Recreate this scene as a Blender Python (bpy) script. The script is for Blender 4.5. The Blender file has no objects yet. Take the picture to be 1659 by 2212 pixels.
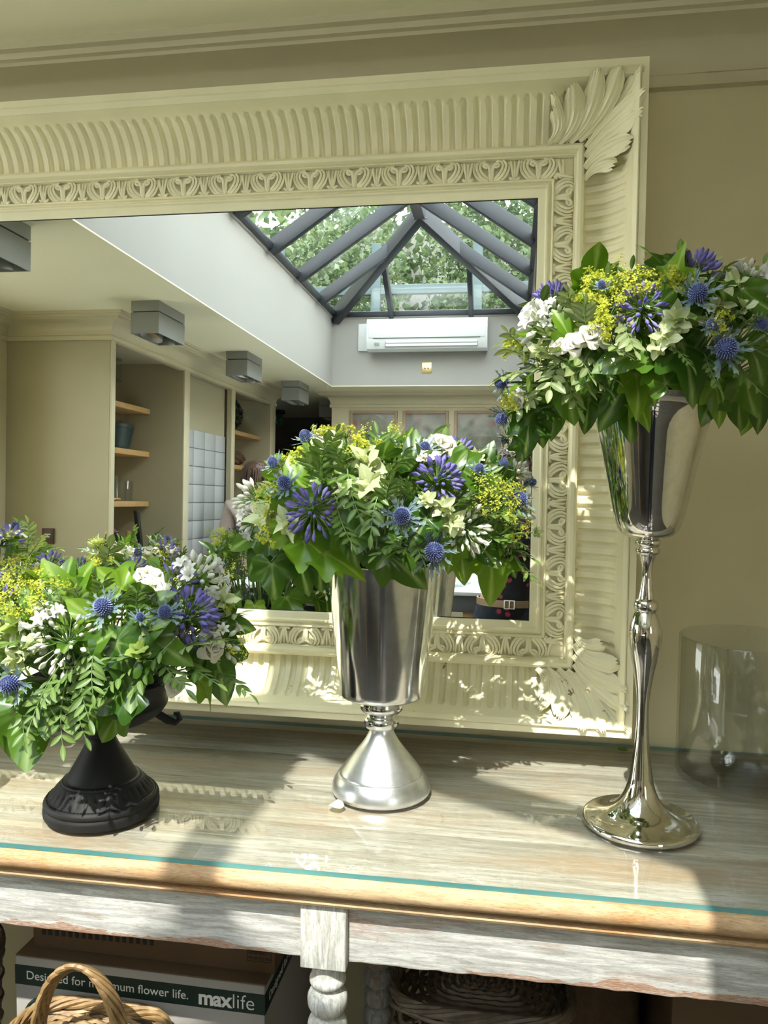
import bpy, bmesh, math, random
from math import sin, cos, pi, radians as R_, sqrt, atan2
from mathutils import Vector as V, Matrix as MX, Quaternion as Q, noise as NZ
S = bpy.context.scene
COL = S.collection
rnd = random.Random(7)

# ---------------------------------------------------------------- camera, sky, sun, exposure
F_PX, CXP, CYP = 1693.15, 829.5, 1106.0
CAM = V((0.0, -1.685, 1.43))
RW = MX(((0.98666131, 0.16239984, 0.01121378), (0.0202730, -0.05423413, -0.99832243), (-0.16151923, 0.98523345, -0.0568030)))
cam = bpy.data.cameras.new('camera'); cam.sensor_fit = 'VERTICAL'; cam.sensor_height = 36.0; cam.sensor_width = 27.0
cam.lens = F_PX / 2212 * 36; cam.clip_start = 0.02; cam.clip_end = 200
co = bpy.data.objects.new('camera', cam); COL.objects.link(co)
rt = RW.to_3x3()
co.matrix_world = MX.Translation(CAM) @ MX((tuple(rt[0]), tuple(-rt[1]), tuple(-rt[2]))).transposed().to_4x4()
S.camera = co

SUN_AZ, SUN_EL = R_(-8), R_(55)          # azimuth from the room's -Y axis, towards -X
SUN_DIR = V((sin(SUN_AZ) * cos(SUN_EL), -cos(SUN_AZ) * cos(SUN_EL), sin(SUN_EL)))
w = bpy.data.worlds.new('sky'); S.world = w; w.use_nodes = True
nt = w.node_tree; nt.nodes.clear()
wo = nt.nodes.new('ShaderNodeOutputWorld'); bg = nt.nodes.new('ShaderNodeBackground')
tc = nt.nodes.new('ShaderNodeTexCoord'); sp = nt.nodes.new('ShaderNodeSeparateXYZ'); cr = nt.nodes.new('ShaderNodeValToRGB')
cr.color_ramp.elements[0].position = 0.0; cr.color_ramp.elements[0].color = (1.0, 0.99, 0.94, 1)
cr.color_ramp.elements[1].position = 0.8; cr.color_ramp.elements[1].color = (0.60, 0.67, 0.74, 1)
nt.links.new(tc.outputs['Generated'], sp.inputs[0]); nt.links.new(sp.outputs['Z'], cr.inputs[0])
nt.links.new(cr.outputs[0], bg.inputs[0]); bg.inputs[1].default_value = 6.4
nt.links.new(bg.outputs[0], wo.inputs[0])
sl = bpy.data.lights.new('sun', 'SUN'); sl.energy = 5.0; sl.angle = R_(0.55); sl.color = (1.0, 0.95, 0.86)
so = bpy.data.objects.new('sun', sl); COL.objects.link(so)
so.rotation_euler = SUN_DIR.to_track_quat('Z', 'Y').to_euler(); so.location = (0, -4, 8)
S.view_settings.view_transform = 'Standard'; S.view_settings.look = 'None'
S.view_settings.exposure = 0.86; S.view_settings.gamma = 1.0; S.view_settings.use_curve_mapping = False

# ---------------------------------------------------------------- helpers
def ray(px, py):
    return (rt.transposed() @ V(((px - CXP) / F_PX, (py - CYP) / F_PX, 1.0)))
def proj(p):
    q = rt @ (V(p) - CAM)
    return CXP + F_PX * q[0] / q[2], CYP + F_PX * q[1] / q[2]
def on_z(px, py, z):
    d = ray(px, py); return CAM + d * ((z - CAM.z) / d.z)
def on_y(px, py, y):
    d = ray(px, py); return CAM + d * ((y - CAM.y) / d.y)

class MB:
    """collects shapes and links them as ONE mesh object"""
    def __init__(s): s.v = []; s.f = []; s.m = []; s.a = []
    def add(s, vs, fs, m=0, a=None):
        n = len(s.v); s.v += [tuple(p) for p in vs]; s.f += [tuple(i + n for i in f) for f in fs]; s.m += [m] * len(fs)
        s.a += (a if a else [0.0] * len(vs)); return s
    def box(s, x0, x1, y0, y1, z0, z1, m=0, M=None):
        vs = [V((x, y, z)) for x in (x0, x1) for y in (y0, y1) for z in (z0, z1)]
        if M: vs = [M @ p for p in vs]
        return s.add(vs, [(0, 1, 3, 2), (4, 6, 7, 5), (0, 4, 5, 1), (2, 3, 7, 6), (0, 2, 6, 4), (1, 5, 7, 3)], m)
    def bbox(s, x0, x1, y0, y1, z0, z1, b=.004, m=0, M=None):
        """box with chamfered edges"""
        bm = bmesh.new(); bmesh.ops.create_cube(bm, size=1)
        for q in bm.verts: q.co = V((x0 + (q.co.x + .5) * (x1 - x0), y0 + (q.co.y + .5) * (y1 - y0), z0 + (q.co.z + .5) * (z1 - z0)))
        bmesh.ops.bevel(bm, geom=bm.edges[:], offset=b, segments=2, affect='EDGES', profile=.5)
        bm.verts.index_update()
        vs = [(M @ q.co) if M else q.co.copy() for q in bm.verts]; fs = [[q.index for q in f.verts] for f in bm.faces]; bm.free()
        return s.add(vs, fs, m)
    def lathe(s, prof, n=48, m=0, M=None, c=(0, 0, 0), wob=None):
        vs = []; fs = []; k = len(prof)
        for i in range(n):
            t = 2 * pi * i / n
            for (r, z) in prof:
                rr = r * (wob(t, z) if wob else 1)
                p = V((c[0] + rr * cos(t), c[1] + rr * sin(t), c[2] + z)); vs.append(M @ p if M else p)
        for i in range(n):
            j = (i + 1) % n
            for q in range(k - 1): fs.append((i * k + q, j * k + q, j * k + q + 1, i * k + q + 1))
        return s.add(vs, fs, m)
    def tube(s, pts, rad, n=6, m=0, a=None, flat=1.0, up=None):
        pts = [V(p) for p in pts]; k = len(pts); vs = []; fs = []; av = []
        if not hasattr(rad, '__len__'): rad = [rad] * k
        prev = None
        for i, p in enumerate(pts):
            d = (pts[min(i + 1, k - 1)] - pts[max(i - 1, 0)]).normalized()
            if prev is None:
                u = V(up) if up else (V((0, 0, 1)) if abs(d.z) < .9 else V((1, 0, 0)))
            else: u = prev
            u = u - d * u.dot(d)
            u = u.normalized() if u.length > 1e-6 else d.orthogonal().normalized()
            prev = u; b = d.cross(u)
            for j in range(n):
                t = 2 * pi * j / n
                vs.append(p + (u * cos(t) * flat + b * sin(t)) * rad[i]); av.append(a[i] if a else 0.0)
        for i in range(k - 1):
            for j in range(n):
                q = (j + 1) % n; fs.append((i * n + j, i * n + q, (i + 1) * n + q, (i + 1) * n + j))
        fs.append(tuple(reversed(range(n)))); fs.append(tuple(range((k - 1) * n, k * n)))
        return s.add(vs, fs, m, av)
    def grid(s, rows, m=0, a=None, closed=False):
        nr, nc = len(rows), len(rows[0]); vs = [p for r in rows for p in r]; fs = []
        for i in range(nr - 1):
            for j in range(nc if closed else nc - 1):
                q = (j + 1) % nc
                fs.append((i * nc + j, i * nc + q, (i + 1) * nc + q, (i + 1) * nc + j))
        return s.add(vs, fs, m, [x for r in a for x in r] if a else None)
    def ball(s, c, r, n=8, k=6, m=0, sc=(1, 1, 1), M=None):
        prof = [(max(1e-5, r * sin(pi * i / k)), -r * cos(pi * i / k)) for i in range(k + 1)]
        vs0 = len(s.v); s.lathe(prof, n, m)
        for i in range(vs0, len(s.v)):
            p = V((s.v[i][0] * sc[0], s.v[i][1] * sc[1], s.v[i][2] * sc[2]))
            if M: p = M @ p
            s.v[i] = tuple(p + V(c))
        return s
    def mesh(s, name, mats, smooth=40, attr=None):
        me = bpy.data.meshes.new(name); me.from_pydata(s.v, [], s.f)
        for q in (mats if isinstance(mats, (list, tuple)) else [mats]): me.materials.append(q)
        if any(s.m): me.polygons.foreach_set('material_index', s.m)
        if attr:
            at = me.attributes.new(attr, 'FLOAT', 'POINT'); at.data.foreach_set('value', s.a)
        if smooth:
            me.shade_smooth()
            if smooth < 180: me.set_sharp_from_angle(angle=R_(smooth))
        me.update(); return me
    def obj(s, name, mats, parent=None, smooth=40, attr=None):
        return link(name, s.mesh(name, mats, smooth, attr), parent)
def link(name, me, parent=None, M=None):
    o = bpy.data.objects.new(name, me); COL.objects.link(o)
    if parent: o.parent = parent
    if M is not None: o.matrix_local = M
    return o
def empty(name, loc=(0, 0, 0), M=None):
    o = bpy.data.objects.new(name, None); COL.objects.link(o); o.location = loc; o.empty_display_size = .05
    if M is not None: o.matrix_world = M
    return o
def th(o, label, cat, group=None):
    o['label'] = label; o['category'] = cat
    if group: o['group'] = group
    return o
def struct(o): o['kind'] = 'structure'; return o
def stuff(o): o['kind'] = 'stuff'; return o
def frame_z(d, roll=0.0):
    """rotation whose Z axis is d"""
    q = V(d).normalized().to_track_quat('Z', 'Y'); return q.to_matrix().to_4x4() @ MX.Rotation(roll, 4, 'Z')
def frame_yz(y, z):
    """rotation with Y axis along y and Z near z"""
    y = V(y).normalized(); x = y.cross(V(z)); x = x.normalized() if x.length > 1e-5 else y.orthogonal().normalized(); z = x.cross(y)
    return MX((x, y, z)).transposed().to_4x4()

# ---------------------------------------------------------------- materials
def N(nt, t, **k):
    n = nt.nodes.new('ShaderNode' + t)
    for a, b in k.items():
        if hasattr(n, a) and a not in n.inputs: setattr(n, a, b)
        else: n.inputs[a].default_value = b
    return n
def base_mat(name, col=(.8, .8, .8), rough=.5, metal=0.0, spec=.5):
    m = bpy.data.materials.new(name); m.use_nodes = True; nt = m.node_tree
    p = nt.nodes['Principled BSDF']; p.inputs['Base Color'].default_value = (*col, 1); p.inputs['Roughness'].default_value = rough
    p.inputs['Metallic'].default_value = metal; p.inputs['Specular IOR Level'].default_value = spec
    return m, nt, p
def ramp(nt, src, stops):
    r = N(nt, 'ValToRGB'); e = r.color_ramp.elements
    while len(e) < len(stops): e.new(.5)
    for i, (pos, c) in enumerate(stops):
        e[i].position = pos; e[i].color = (*c, 1) if len(c) == 3 else c
    nt.links.new(src, r.inputs[0]); return r
def noise(nt, scale, detail=3, rough=.5, vec=None, coord='Object', sc=(1, 1, 1), dist=0):
    tc = N(nt, 'TexCoord'); mp = N(nt, 'Mapping'); mp.inputs['Scale'].default_value = sc
    nt.links.new(tc.outputs[coord], mp.inputs[0]); n = N(nt, 'TexNoise'); n.inputs['Scale'].default_value = scale
    n.inputs['Detail'].default_value = detail; n.inputs['Roughness'].default_value = rough; n.inputs['Distortion'].default_value = dist
    nt.links.new(mp.outputs[0], n.inputs['Vector']); return n
def bump(nt, p, src, strength=.2, dist=.002):
    b = N(nt, 'Bump'); b.inputs['Strength'].default_value = strength; b.inputs['Distance'].default_value = dist
    nt.links.new(src, b.inputs['Height']); nt.links.new(b.outputs[0], p.inputs['Normal']); return b
def mixc(nt, fac, a, b, mode='MIX'):
    m = N(nt, 'Mix'); m.data_type = 'RGBA'; m.blend_type = mode
    for sock, val in ((m.inputs[0], fac), (m.inputs[6], a), (m.inputs[7], b)):
        if hasattr(val, 'is_linked'): nt.links.new(val, sock)
        elif isinstance(val, (int, float)): sock.default_value = val
        else: sock.default_value = (*val, 1)
    return m.outputs[2]
def flat(name, col, rough=.6, var=.08, scale=6, metal=0.0, bmp=0.0, spec=.5):
    """one colour with a faint uneven tone"""
    m, nt, p = base_mat(name, col, rough, metal, spec)
    n = noise(nt, scale, 4)
    r = ramp(nt, n.outputs['Fac'], [(.3, tuple(c * (1 - var) for c in col)), (.7, tuple(min(1, c * (1 + var)) for c in col))])
    nt.links.new(r.outputs[0], p.inputs['Base Color'])
    if bmp: bump(nt, p, n.outputs['Fac'], bmp)
    return m
def thin_glass(name, tint=(.97, .99, .98), rough=0.0, base=.04, edge=.6):
    m = bpy.data.materials.new(name); m.use_nodes = True; nt = m.node_tree; nt.nodes.clear()
    o = N(nt, 'OutputMaterial'); t = N(nt, 'BsdfTransparent'); g = N(nt, 'BsdfGlossy'); x = N(nt, 'MixShader'); fr = N(nt, 'LayerWeight')
    t.inputs[0].default_value = (*tint, 1); g.inputs['Roughness'].default_value = rough
    r = ramp(nt, fr.outputs['Facing'], [(0, (base,) * 3), (.55, (base * 2.2,) * 3), (.82, (edge * .42,) * 3), (1, (edge,) * 3)])
    nt.links.new(r.outputs[0], x.inputs[0]); nt.links.new(t.outputs[0], x.inputs[1]); nt.links.new(g.outputs[0], x.inputs[2])
    nt.links.new(x.outputs[0], o.inputs[0]); return m
def wood_paint(name, along=(1, 12, 12), paint=(.62, .63, .60), bare=(.36, .17, .06), amount=.5, grain=(.36, .36, .34), scale=3.0, edge=None):
    """worn white-washed boards: streaks of grain, patches of bare wood"""
    m, nt, p = base_mat(name, paint, .62, 0, .35)
    n1 = noise(nt, scale * 4, 6, .65, sc=along, dist=.6); n2 = noise(nt, scale * 1.3, 5, .6, sc=tuple(1 + (a - 1) * .25 for a in along)); n3 = noise(nt, scale * 30, 4, .7, sc=along)
    c1 = ramp(nt, n1.outputs['Fac'], [(.36, grain), (.50, tuple(.5 * (a + b) for a, b in zip(grain, paint))), (.60, paint)])
    c3 = ramp(nt, n3.outputs['Fac'], [(.34, (.55, .55, .55)), (.46, (1, 1, 1))])
    a = mixc(nt, 1.0, c1.outputs[0], c3.outputs[0], 'MULTIPLY')
    f = ramp(nt, n2.outputs['Fac'], [(amount, (0, 0, 0)), (min(1, amount + .16), (1, 1, 1))])
    fm = N(nt, 'Math', operation='MULTIPLY'); nt.links.new(f.outputs[0], fm.inputs[0])
    f2 = ramp(nt, n3.outputs['Fac'], [(.40, (1, 1, 1)), (.62, (.15, .15, .15))]); nt.links.new(f2.outputs[0], fm.inputs[1])
    c = mixc(nt, fm.outputs[0], a, bare)
    if edge:                                   # paint rubbed off along the lower edge of the board
        tc = N(nt, 'TexCoord'); sx = N(nt, 'SeparateXYZ'); nt.links.new(tc.outputs['Object'], sx.inputs[0]); ad = N(nt, 'Math', operation='MULTIPLY_ADD'); ad.inputs[1].default_value = .09
        nt.links.new(n2.outputs['Fac'], ad.inputs[0]); ad.inputs[2].default_value = edge - .050; lt = N(nt, 'Math', operation='LESS_THAN'); nt.links.new(sx.outputs['Z'], lt.inputs[0]); nt.links.new(ad.outputs[0], lt.inputs[1])
        mu = N(nt, 'Math', operation='MULTIPLY'); nt.links.new(lt.outputs[0], mu.inputs[0]); nt.links.new(f2.outputs[0], mu.inputs[1]); c = mixc(nt, mu.outputs[0], c, bare)
    nt.links.new(c, p.inputs['Base Color'])
    bump(nt, p, n3.outputs['Fac'], .25, .001); return m

M = {}
M['wall'] = flat('cream_wall_paint', (.66, .59, .385), .65, .02, 3)
M['cup'] = flat('taupe_cupboard_paint', (.43, .388, .255), .6, .02, 3)
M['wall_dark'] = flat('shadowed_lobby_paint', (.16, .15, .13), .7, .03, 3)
M['ceil'] = flat('cream_ceiling_paint', (.88, .835, .60), .7, .02, 2)
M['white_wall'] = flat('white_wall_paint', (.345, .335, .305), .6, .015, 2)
M['trim'] = flat('cream_gloss_paint', (.60, .545, .37), .4, .02, 4)
M['frame'] = flat('cream_frame_paint', (.86, .80, .55), .42, .05, 9, bmp=.05)
M['black'] = flat('black_gap', (.012, .012, .012), .6)
def frame_worn():
    m, nt, p = base_mat('worn_cream_frame_paint', (.80, .755, .54), .45)
    n = noise(nt, 22, 5, .6, dist=.4); n2 = noise(nt, 6, 3)
    c0 = ramp(nt, n2.outputs['Fac'], [(.3, (.78, .74, .52)), (.7, (.84, .79, .56))])
    f = ramp(nt, n.outputs['Fac'], [(.66, (0, 0, 0)), (.675, (1, 1, 1))])
    nt.links.new(mixc(nt, f.outputs[0], c0.outputs[0], (.30, .20, .11)), p.inputs['Base Color'])
    bump(nt, p, f.outputs[0], .4, -.001); return m
M['frame_worn'] = frame_worn()
def floorboards():
    m, nt, p = base_mat('stone_floor', (.08, .07, .06), .45); n = noise(nt, 5, 5)
    r = ramp(nt, n.outputs['Fac'], [(.3, (.065, .058, .05)), (.7, (.095, .085, .07))]); nt.links.new(r.outputs[0], p.inputs['Base Color']); return m
M['floor'] = floorboards()
M['shelf'] = flat('oak_shelf', (.52, .32, .13), .5, .08, 12)
M['lampgrey'] = flat('grey_lamp_metal', (.235, .24, .225), .4, .03, 4)
M['lampdark'] = flat('dark_lamp_inside', (.04, .04, .04), .4)
M['chrome'] = base_mat('chrome', (.85, .85, .85), .08, 1.0)[0]
M['ac'] = flat('white_plastic', (.62, .645, .63), .35, .01)
M['brass'] = base_mat('brass_plate', (.75, .58, .30), .3, .9)[0]
M['lantern'] = flat('dark_grey_aluminium', (.017, .021, .027), .45, .06, 5)
M['pane'] = thin_glass('skylight_glass', (.92, .955, .94), 0, .06, .5)
M['tile'] = flat('white_tile', (.50, .52, .525), .2, .015, 3)
M['mirror'] = base_mat('silvered_mirror', (.90, .92, .90), 0.0, 1.0)[0]
M['glass_top'] = thin_glass('table_glass', (.95, .975, .96), 0, .05, .75)
def teal_edge():
    m, nt, p = base_mat('green_glass_edge', (.08, .24, .24), .12, 0, .6)
    n = noise(nt, 3, 3, sc=(1, 1, 1)); r = ramp(nt, n.outputs['Fac'], [(.3, (.07, .20, .20)), (.7, (.14, .33, .32))])
    nt.links.new(r.outputs[0], p.inputs['Base Color']); return m
M['teal'] = teal_edge()
M['table_top'] = wood_paint('whitewashed_table_top', (1, 14, 14), (.47, .43, .372), (.37, .245, .145), .49, (.31, .27, .21), 1.5)
M['nosing'] = wood_paint('worn_orange_nosing', (1, 10, 10), (.58, .41, .24), (.38, .17, .05), .47, (.38, .26, .15), 3)
M['apron'] = wood_paint('chipped_white_apron', (1, 12, 12), (.74, .735, .71), (.40, .17, .07), .54, (.40, .39, .37), 3, edge=.7135)
M['leg'] = wood_paint('chipped_white_leg', (10, 10, 1), (.70, .70, .66), (.42, .19, .07), .55, (.38, .37, .34), 4)
def polished(name, col, r0, r1, sc=14):
    m, nt, p = base_mat(name, col, .1, 1.0); n = noise(nt, sc, 5, .6, sc=(1, 1, .3)); r = ramp(nt, n.outputs['Fac'], [(.35, (r0,) * 3), (.7, (r1,) * 3)])
    nt.links.new(r.outputs[0], p.inputs['Roughness']); n2 = noise(nt, 60, 4, .7)
    c = ramp(nt, n2.outputs['Fac'], [(.3, tuple(x * .86 for x in col)), (.6, col)]); nt.links.new(c.outputs[0], p.inputs['Base Color']); return m
M['silver'] = polished('polished_nickel', (.80, .78, .74), .03, .10)
M['alu'] = polished('polished_aluminium', (.80, .81, .83), .08, .20)
M['alu_dull'] = polished('dulled_aluminium', (.78, .80, .83), .28, .42)
def urn_mat():
    m, nt, p = base_mat('matt_black_iron', (.006, .006, .006), .6, 0, .3); n = noise(nt, 9, 5, .65)
    r = ramp(nt, n.outputs['Fac'], [(.45, (.005, .005, .0055)), (.68, (.012, .011, .010)), (.73, (.09, .036, .016))]); nt.links.new(r.outputs[0], p.inputs['Base Color'])
    n2 = noise(nt, 80, 4); bump(nt, p, n2.outputs['Fac'], .3, .001); return m
M['urn'] = urn_mat()
M['cyl'] = thin_glass('clear_vase_glass', (.965, .975, .965), 0.0, .045, .5)
# ================================================================ ROOM SHELL
CZ = 2.33                                  # ceiling height
WX0, WX1, WY0, WY1 = -1.552, 0.125, -0.70, -4.996    # skylight well
XL, XP, XR = -2.764, -2.153, 1.75          # left wall, built-in cupboard fronts, right wall
YB = -5.385                                # far wall behind the photographer
def wallbox(name, x0, x1, y0, y1, z0, z1, m):
    return struct(MB().box(min(x0, x1), max(x0, x1), min(y0, y1), max(y0, y1), z0, z1).obj(name, m, None, 0))
wallbox('floor', -4.0, XR + .1, -7.6, .12, -.06, 0, M['floor'])
wallbox('wall_back', -4.0, XR + .1, .015, .115, 0, CZ + .05, M['wall'])
for (y0, y1, z0, z1) in ((-7.6, -3.55, 0, CZ + .05), (-2.65, .015, 0, CZ + .05), (-3.55, -2.65, 0, 1.1), (-3.55, -2.65, 2.12, CZ + .05)): wallbox('wall_right', XR, XR + .1, y0, y1, z0, z1, M['wall'])
added_win_r = empty('added_window_right', (XR + .05, -3.1, 1.1)); struct(added_win_r)         # unseen window, added to brighten the room from the right
for (y0, y1, z0, z1) in ((-.45, -.405, 0, 1.02), (.405, .45, 0, 1.02), (-.405, .405, 0, .05), (-.405, .405, .97, 1.02), (-.02, .02, .05, .97)): MB().bbox(-.03, .03, y0, y1, z0, z1, .004).obj('sash', M['trim'], added_win_r, 30)
for y0, y1 in ((-.405, -.02), (.02, .405)): MB().add([(0, y0, .05), (0, y1, .05), (0, y1, .97), (0, y0, .97)], [(0, 1, 2, 3)]).obj('pane', M['pane'], added_win_r, 0)
for (y0, y1, z0, z1) in ((-2.348, -2.02, 0, CZ + .05), (-.25, .015, 0, CZ + .05), (-2.02, -.25, 0, .95), (-2.02, -.25, 2.12, CZ + .05)): wallbox('wall_left', XL - .1, XL, y0, y1, z0, z1, M['wall'])
added_win_l = empty('added_window_left', (XL - .05, -1.135, .95)); struct(added_win_l)          # unseen window, added in the left wall to let in daylight
for (y0, y1, z0, z1) in ((-.885, -.84, 0, 1.17), (.84, .885, 0, 1.17), (-.84, .84, 0, .05), (-.84, .84, 1.12, 1.17), (-.02, .02, .05, 1.12)): MB().bbox(-.03, .03, y0, y1, z0, z1, .004).obj('sash', M['trim'], added_win_l, 30)
for y0, y1 in ((-.84, -.02), (.02, .84)): MB().add([(0, y0, .05), (0, y1, .05), (0, y1, 1.12), (0, y0, 1.12)], [(0, 1, 2, 3)]).obj('pane', M['pane'], added_win_l, 0)
M['street'] = flat('pale_paving', (.45, .44, .41), .8, .08, 3)
wallbox('ground_outside', -14, XL - .1, -7.6, 5, -.07, -.01, M['street']); wallbox('ground_outside', XR + .1, 12, -7.6, 5, -.07, -.01, M['street'])
# ceiling round the skylight opening
c = MB()
for (x0, x1, y0, y1) in ((-4.0, XR + .1, WY0, .115), (-4.0, WX0, -7.6, WY0), (WX1, XR + .1, -7.6, WY0), (WX0, WX1, -7.6, WY1)):
    c.box(x0, x1, y0, y1, CZ, CZ + .006)
struct(c.obj('ceiling', M['ceil'], None, 0))
WT = 2.935                                 # top of the skylight well
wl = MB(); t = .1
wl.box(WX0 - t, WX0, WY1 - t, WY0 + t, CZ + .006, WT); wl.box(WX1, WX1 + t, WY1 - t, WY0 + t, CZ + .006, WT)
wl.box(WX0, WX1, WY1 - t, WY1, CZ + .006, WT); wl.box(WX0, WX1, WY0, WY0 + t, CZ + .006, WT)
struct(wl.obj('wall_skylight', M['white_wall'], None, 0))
rim = MB(); b = .014
for (x0, x1, y0, y1) in ((WX0, WX0 + b, WY1, WY0), (WX1 - b, WX1, WY1, WY0), (WX0 + b, WX1 - b, WY1, WY1 + b), (WX0 + b, WX1 - b, WY0 - b, WY0)):
    rim.box(x0, x1, y0, y1, WT - .03, WT + .005)
struct(rim.obj('trim_1', M['white_wall'], None, 0))
# cornice: one profile (projection, height below ceiling) run along the walls
CORN = [(0, -.135), (.016, -.133), (.018, -.112), (.010, -.106), (.012, -.088)]
for i in range(9):
    a = pi / 2 * i / 8; CORN.append((.012 + .075 * (1 - cos(a)), -.088 + .052 * sin(a)))
CORN += [(.094, -.036), (.094, -.028), (.106, -.027), (.108, -.016), (.122, -.014), (.124, 0), (0, 0)]
def cornice(name, path, side=1):
    """path: list of (x, y) corners; the profile projects to the left of travel (side=1)"""
    m = MB(); P = [V((x, y)) for x, y in path]; rows = []
    for i, p in enumerate(P):
        d0 = (P[i] - P[i - 1]).normalized() if i else (P[1] - P[0]).normalized()
        d1 = (P[i + 1] - P[i]).normalized() if i < len(P) - 1 else d0
        n0 = V((-d0.y, d0.x)) * side; n1 = V((-d1.y, d1.x)) * side
        n = (n0 + n1); n = n / (n.dot(n0))
        rows.append([V((p.x + n.x * a, p.y + n.y * a, CZ + z)) for a, z in CORN])
    m.grid(rows); return struct(m.obj(name, M['trim'], None, 30))
cornice('trim_2', [(XR, .015), (XL, .015), (XL, -2.348), (XP, -2.348), (XP, -5.30), (XP - .55, -5.30)])
cornice('trim_3', [(-1.64, -7.0), (-1.64, YB), (XR, YB)], 1)
cornice('trim_4', [(XR, YB), (XR, .015)], 1)

# built-in cupboard run on the left: end panel, stiles, niches with shelves, tiled recess
st = .045
cb = MB()
cb.box(XL - .1, XP, -2.392, -2.348, 0, CZ)                             # end panel facing the mirror
cb.box(XP - .03, XP, -3.386, -3.296, 0, CZ); cb.box(XP - .03, XP, -4.253, -4.182, 0, CZ); cb.box(XP - .03, XP, -5.30, -5.161, 0, CZ)
cb.box(XP - .03, XP, -5.30, -2.392, 2.19, CZ)                          # frieze under the cornice
cb.box(XP - .55, XP - .03, -3.32, -3.296, 0, CZ); cb.box(XP - .55, XP - .03, -4.253, -4.23, 0, CZ); cb.box(XP - .55, XP - .03, -5.30, -5.161, 0, CZ)
cb.box(XP - .60, XP - .55, -5.30, -2.392, 0, CZ)                       # back of the niches
cb.box(XP - .55, XP - .03, -5.161, -2.392, 2.235, CZ)                  # niche soffits
cb.box(XP - .55, XP, -5.161, -2.392, .82, .86)                         # counter
struct(cb.obj('wall_cupboards', M['cup'], None, 0))
cf = MB()
for (y0, y1) in ((-2.392, -2.348), (-3.386, -3.296), (-4.253, -4.182), (-5.30, -5.161)): cf.bbox(XP, XP + .012, y0 + .001, y1 - .001, 0, 2.20, .003)
struct(cf.obj('trim_5', M['trim'], None, 30))
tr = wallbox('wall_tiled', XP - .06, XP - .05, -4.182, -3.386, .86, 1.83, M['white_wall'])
tme = MB().bbox(-.002, .006, -.0985, .0985, -.0615, .0615, .003).mesh('tile', M['tile'], 30)
for i in range(4):
    for j in range(7):
        y = -3.386 - .1 - i * .2
        if y - .1 < -4.19: y = -4.083
        o = link('tile', tme, tr); o.location = (XP - .048, y, 1.765 - j * .127)
wallbox('wall_niche', XP - .06, XP - .05, -4.182, -3.386, 1.83, 2.235, M['cup'])

def shelf(y0, y1, z, x0=XP - .545, x1=-2.381, th_=.034, label=''):
    o = MB().bbox(x0, x1, y0, y1, z - th_, z, .002).obj('shelf', M['shelf'], None, 30)
    return th(o, label, 'shelf', 'oak shelves in the wall niches')
n1 = (-3.292, -2.396); n2 = (-5.158, -4.257)
for k, z in enumerate((1.936, 1.653, 1.326)):
    shelf(n1[0], n1[1], z, label=('upper', 'middle', 'lowest')[k] + ' oak shelf in the niche with the green pots' if k != 1 else 'middle oak shelf carrying the dark green pot')
for k, z in enumerate((1.912, 1.63, 1.30)):
    shelf(n2[0], n2[1], z, x1=-2.24, label=('oak shelf under the round leafy ball', 'oak shelf under the brown nest in the far niche', 'lowest oak shelf in the far niche')[k])

# far wall with three glazed flower pictures, lobby behind
wallbox('wall_front', -1.639, XR, YB - .1, YB, 0, CZ, M['trim'])
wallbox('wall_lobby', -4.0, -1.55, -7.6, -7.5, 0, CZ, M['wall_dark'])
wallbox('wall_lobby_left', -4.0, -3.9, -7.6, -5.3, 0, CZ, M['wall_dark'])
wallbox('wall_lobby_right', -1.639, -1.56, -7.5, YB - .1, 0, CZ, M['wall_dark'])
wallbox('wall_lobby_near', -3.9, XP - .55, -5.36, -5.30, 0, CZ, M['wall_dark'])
ld = MB()
for z0, z1 in ((.1, .95), (1.02, 2.0)):
    for x0 in (-3.4, -2.9, -2.4): ld.bbox(x0, x0 + .42, -7.5, -7.485, z0, z1, .006)
ld.box(-3.5, -1.8, -7.5, -7.482, 2.06, 2.10)
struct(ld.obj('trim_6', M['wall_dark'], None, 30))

def flower_print(seed):
    m, nt, p = base_mat('flower_print_%d' % seed, (.3, .3, .3), .5)
    n = noise(nt, 5, 5, .6, sc=(1, 1, 1))
    mp = n.inputs['Vector'].links[0].from_node; mp.inputs['Location'].default_value = (seed * 3.1, 0, seed)
    vr = N(nt, 'TexVoronoi'); vr.inputs['Scale'].default_value = 9; nt.links.new(mp.outputs[0], vr.inputs['Vector'])
    a = ramp(nt, n.outputs['Fac'], [(.35, (.06, .07, .05)), (.5, (.24, .25, .20)), (.62, (.42, .40, .34)), (.7, (.12, .16, .07))])
    b_ = ramp(nt, vr.outputs['Distance'], [(0, (.45, .12, .14)), (.25, (.42, .22, .22)), (.42, (.36, .35, .31))])
    n2 = noise(nt, 3, 2); f = ramp(nt, n2.outputs['Fac'], [(.46, (0, 0, 0)), (.52, (1, 1, 1))])
    nt.links.new(mixc(nt, f.outputs[0], a.outputs[0], b_.outputs[0]), p.inputs['Base Color']); return m
M['picwood'] = flat('light_wood_picture_frame', (.36, .25, .15), .45, .08, 20)
M['picglass'] = thin_glass('picture_glass', (.97, .98, .97), 0, .16, .7)
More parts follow.
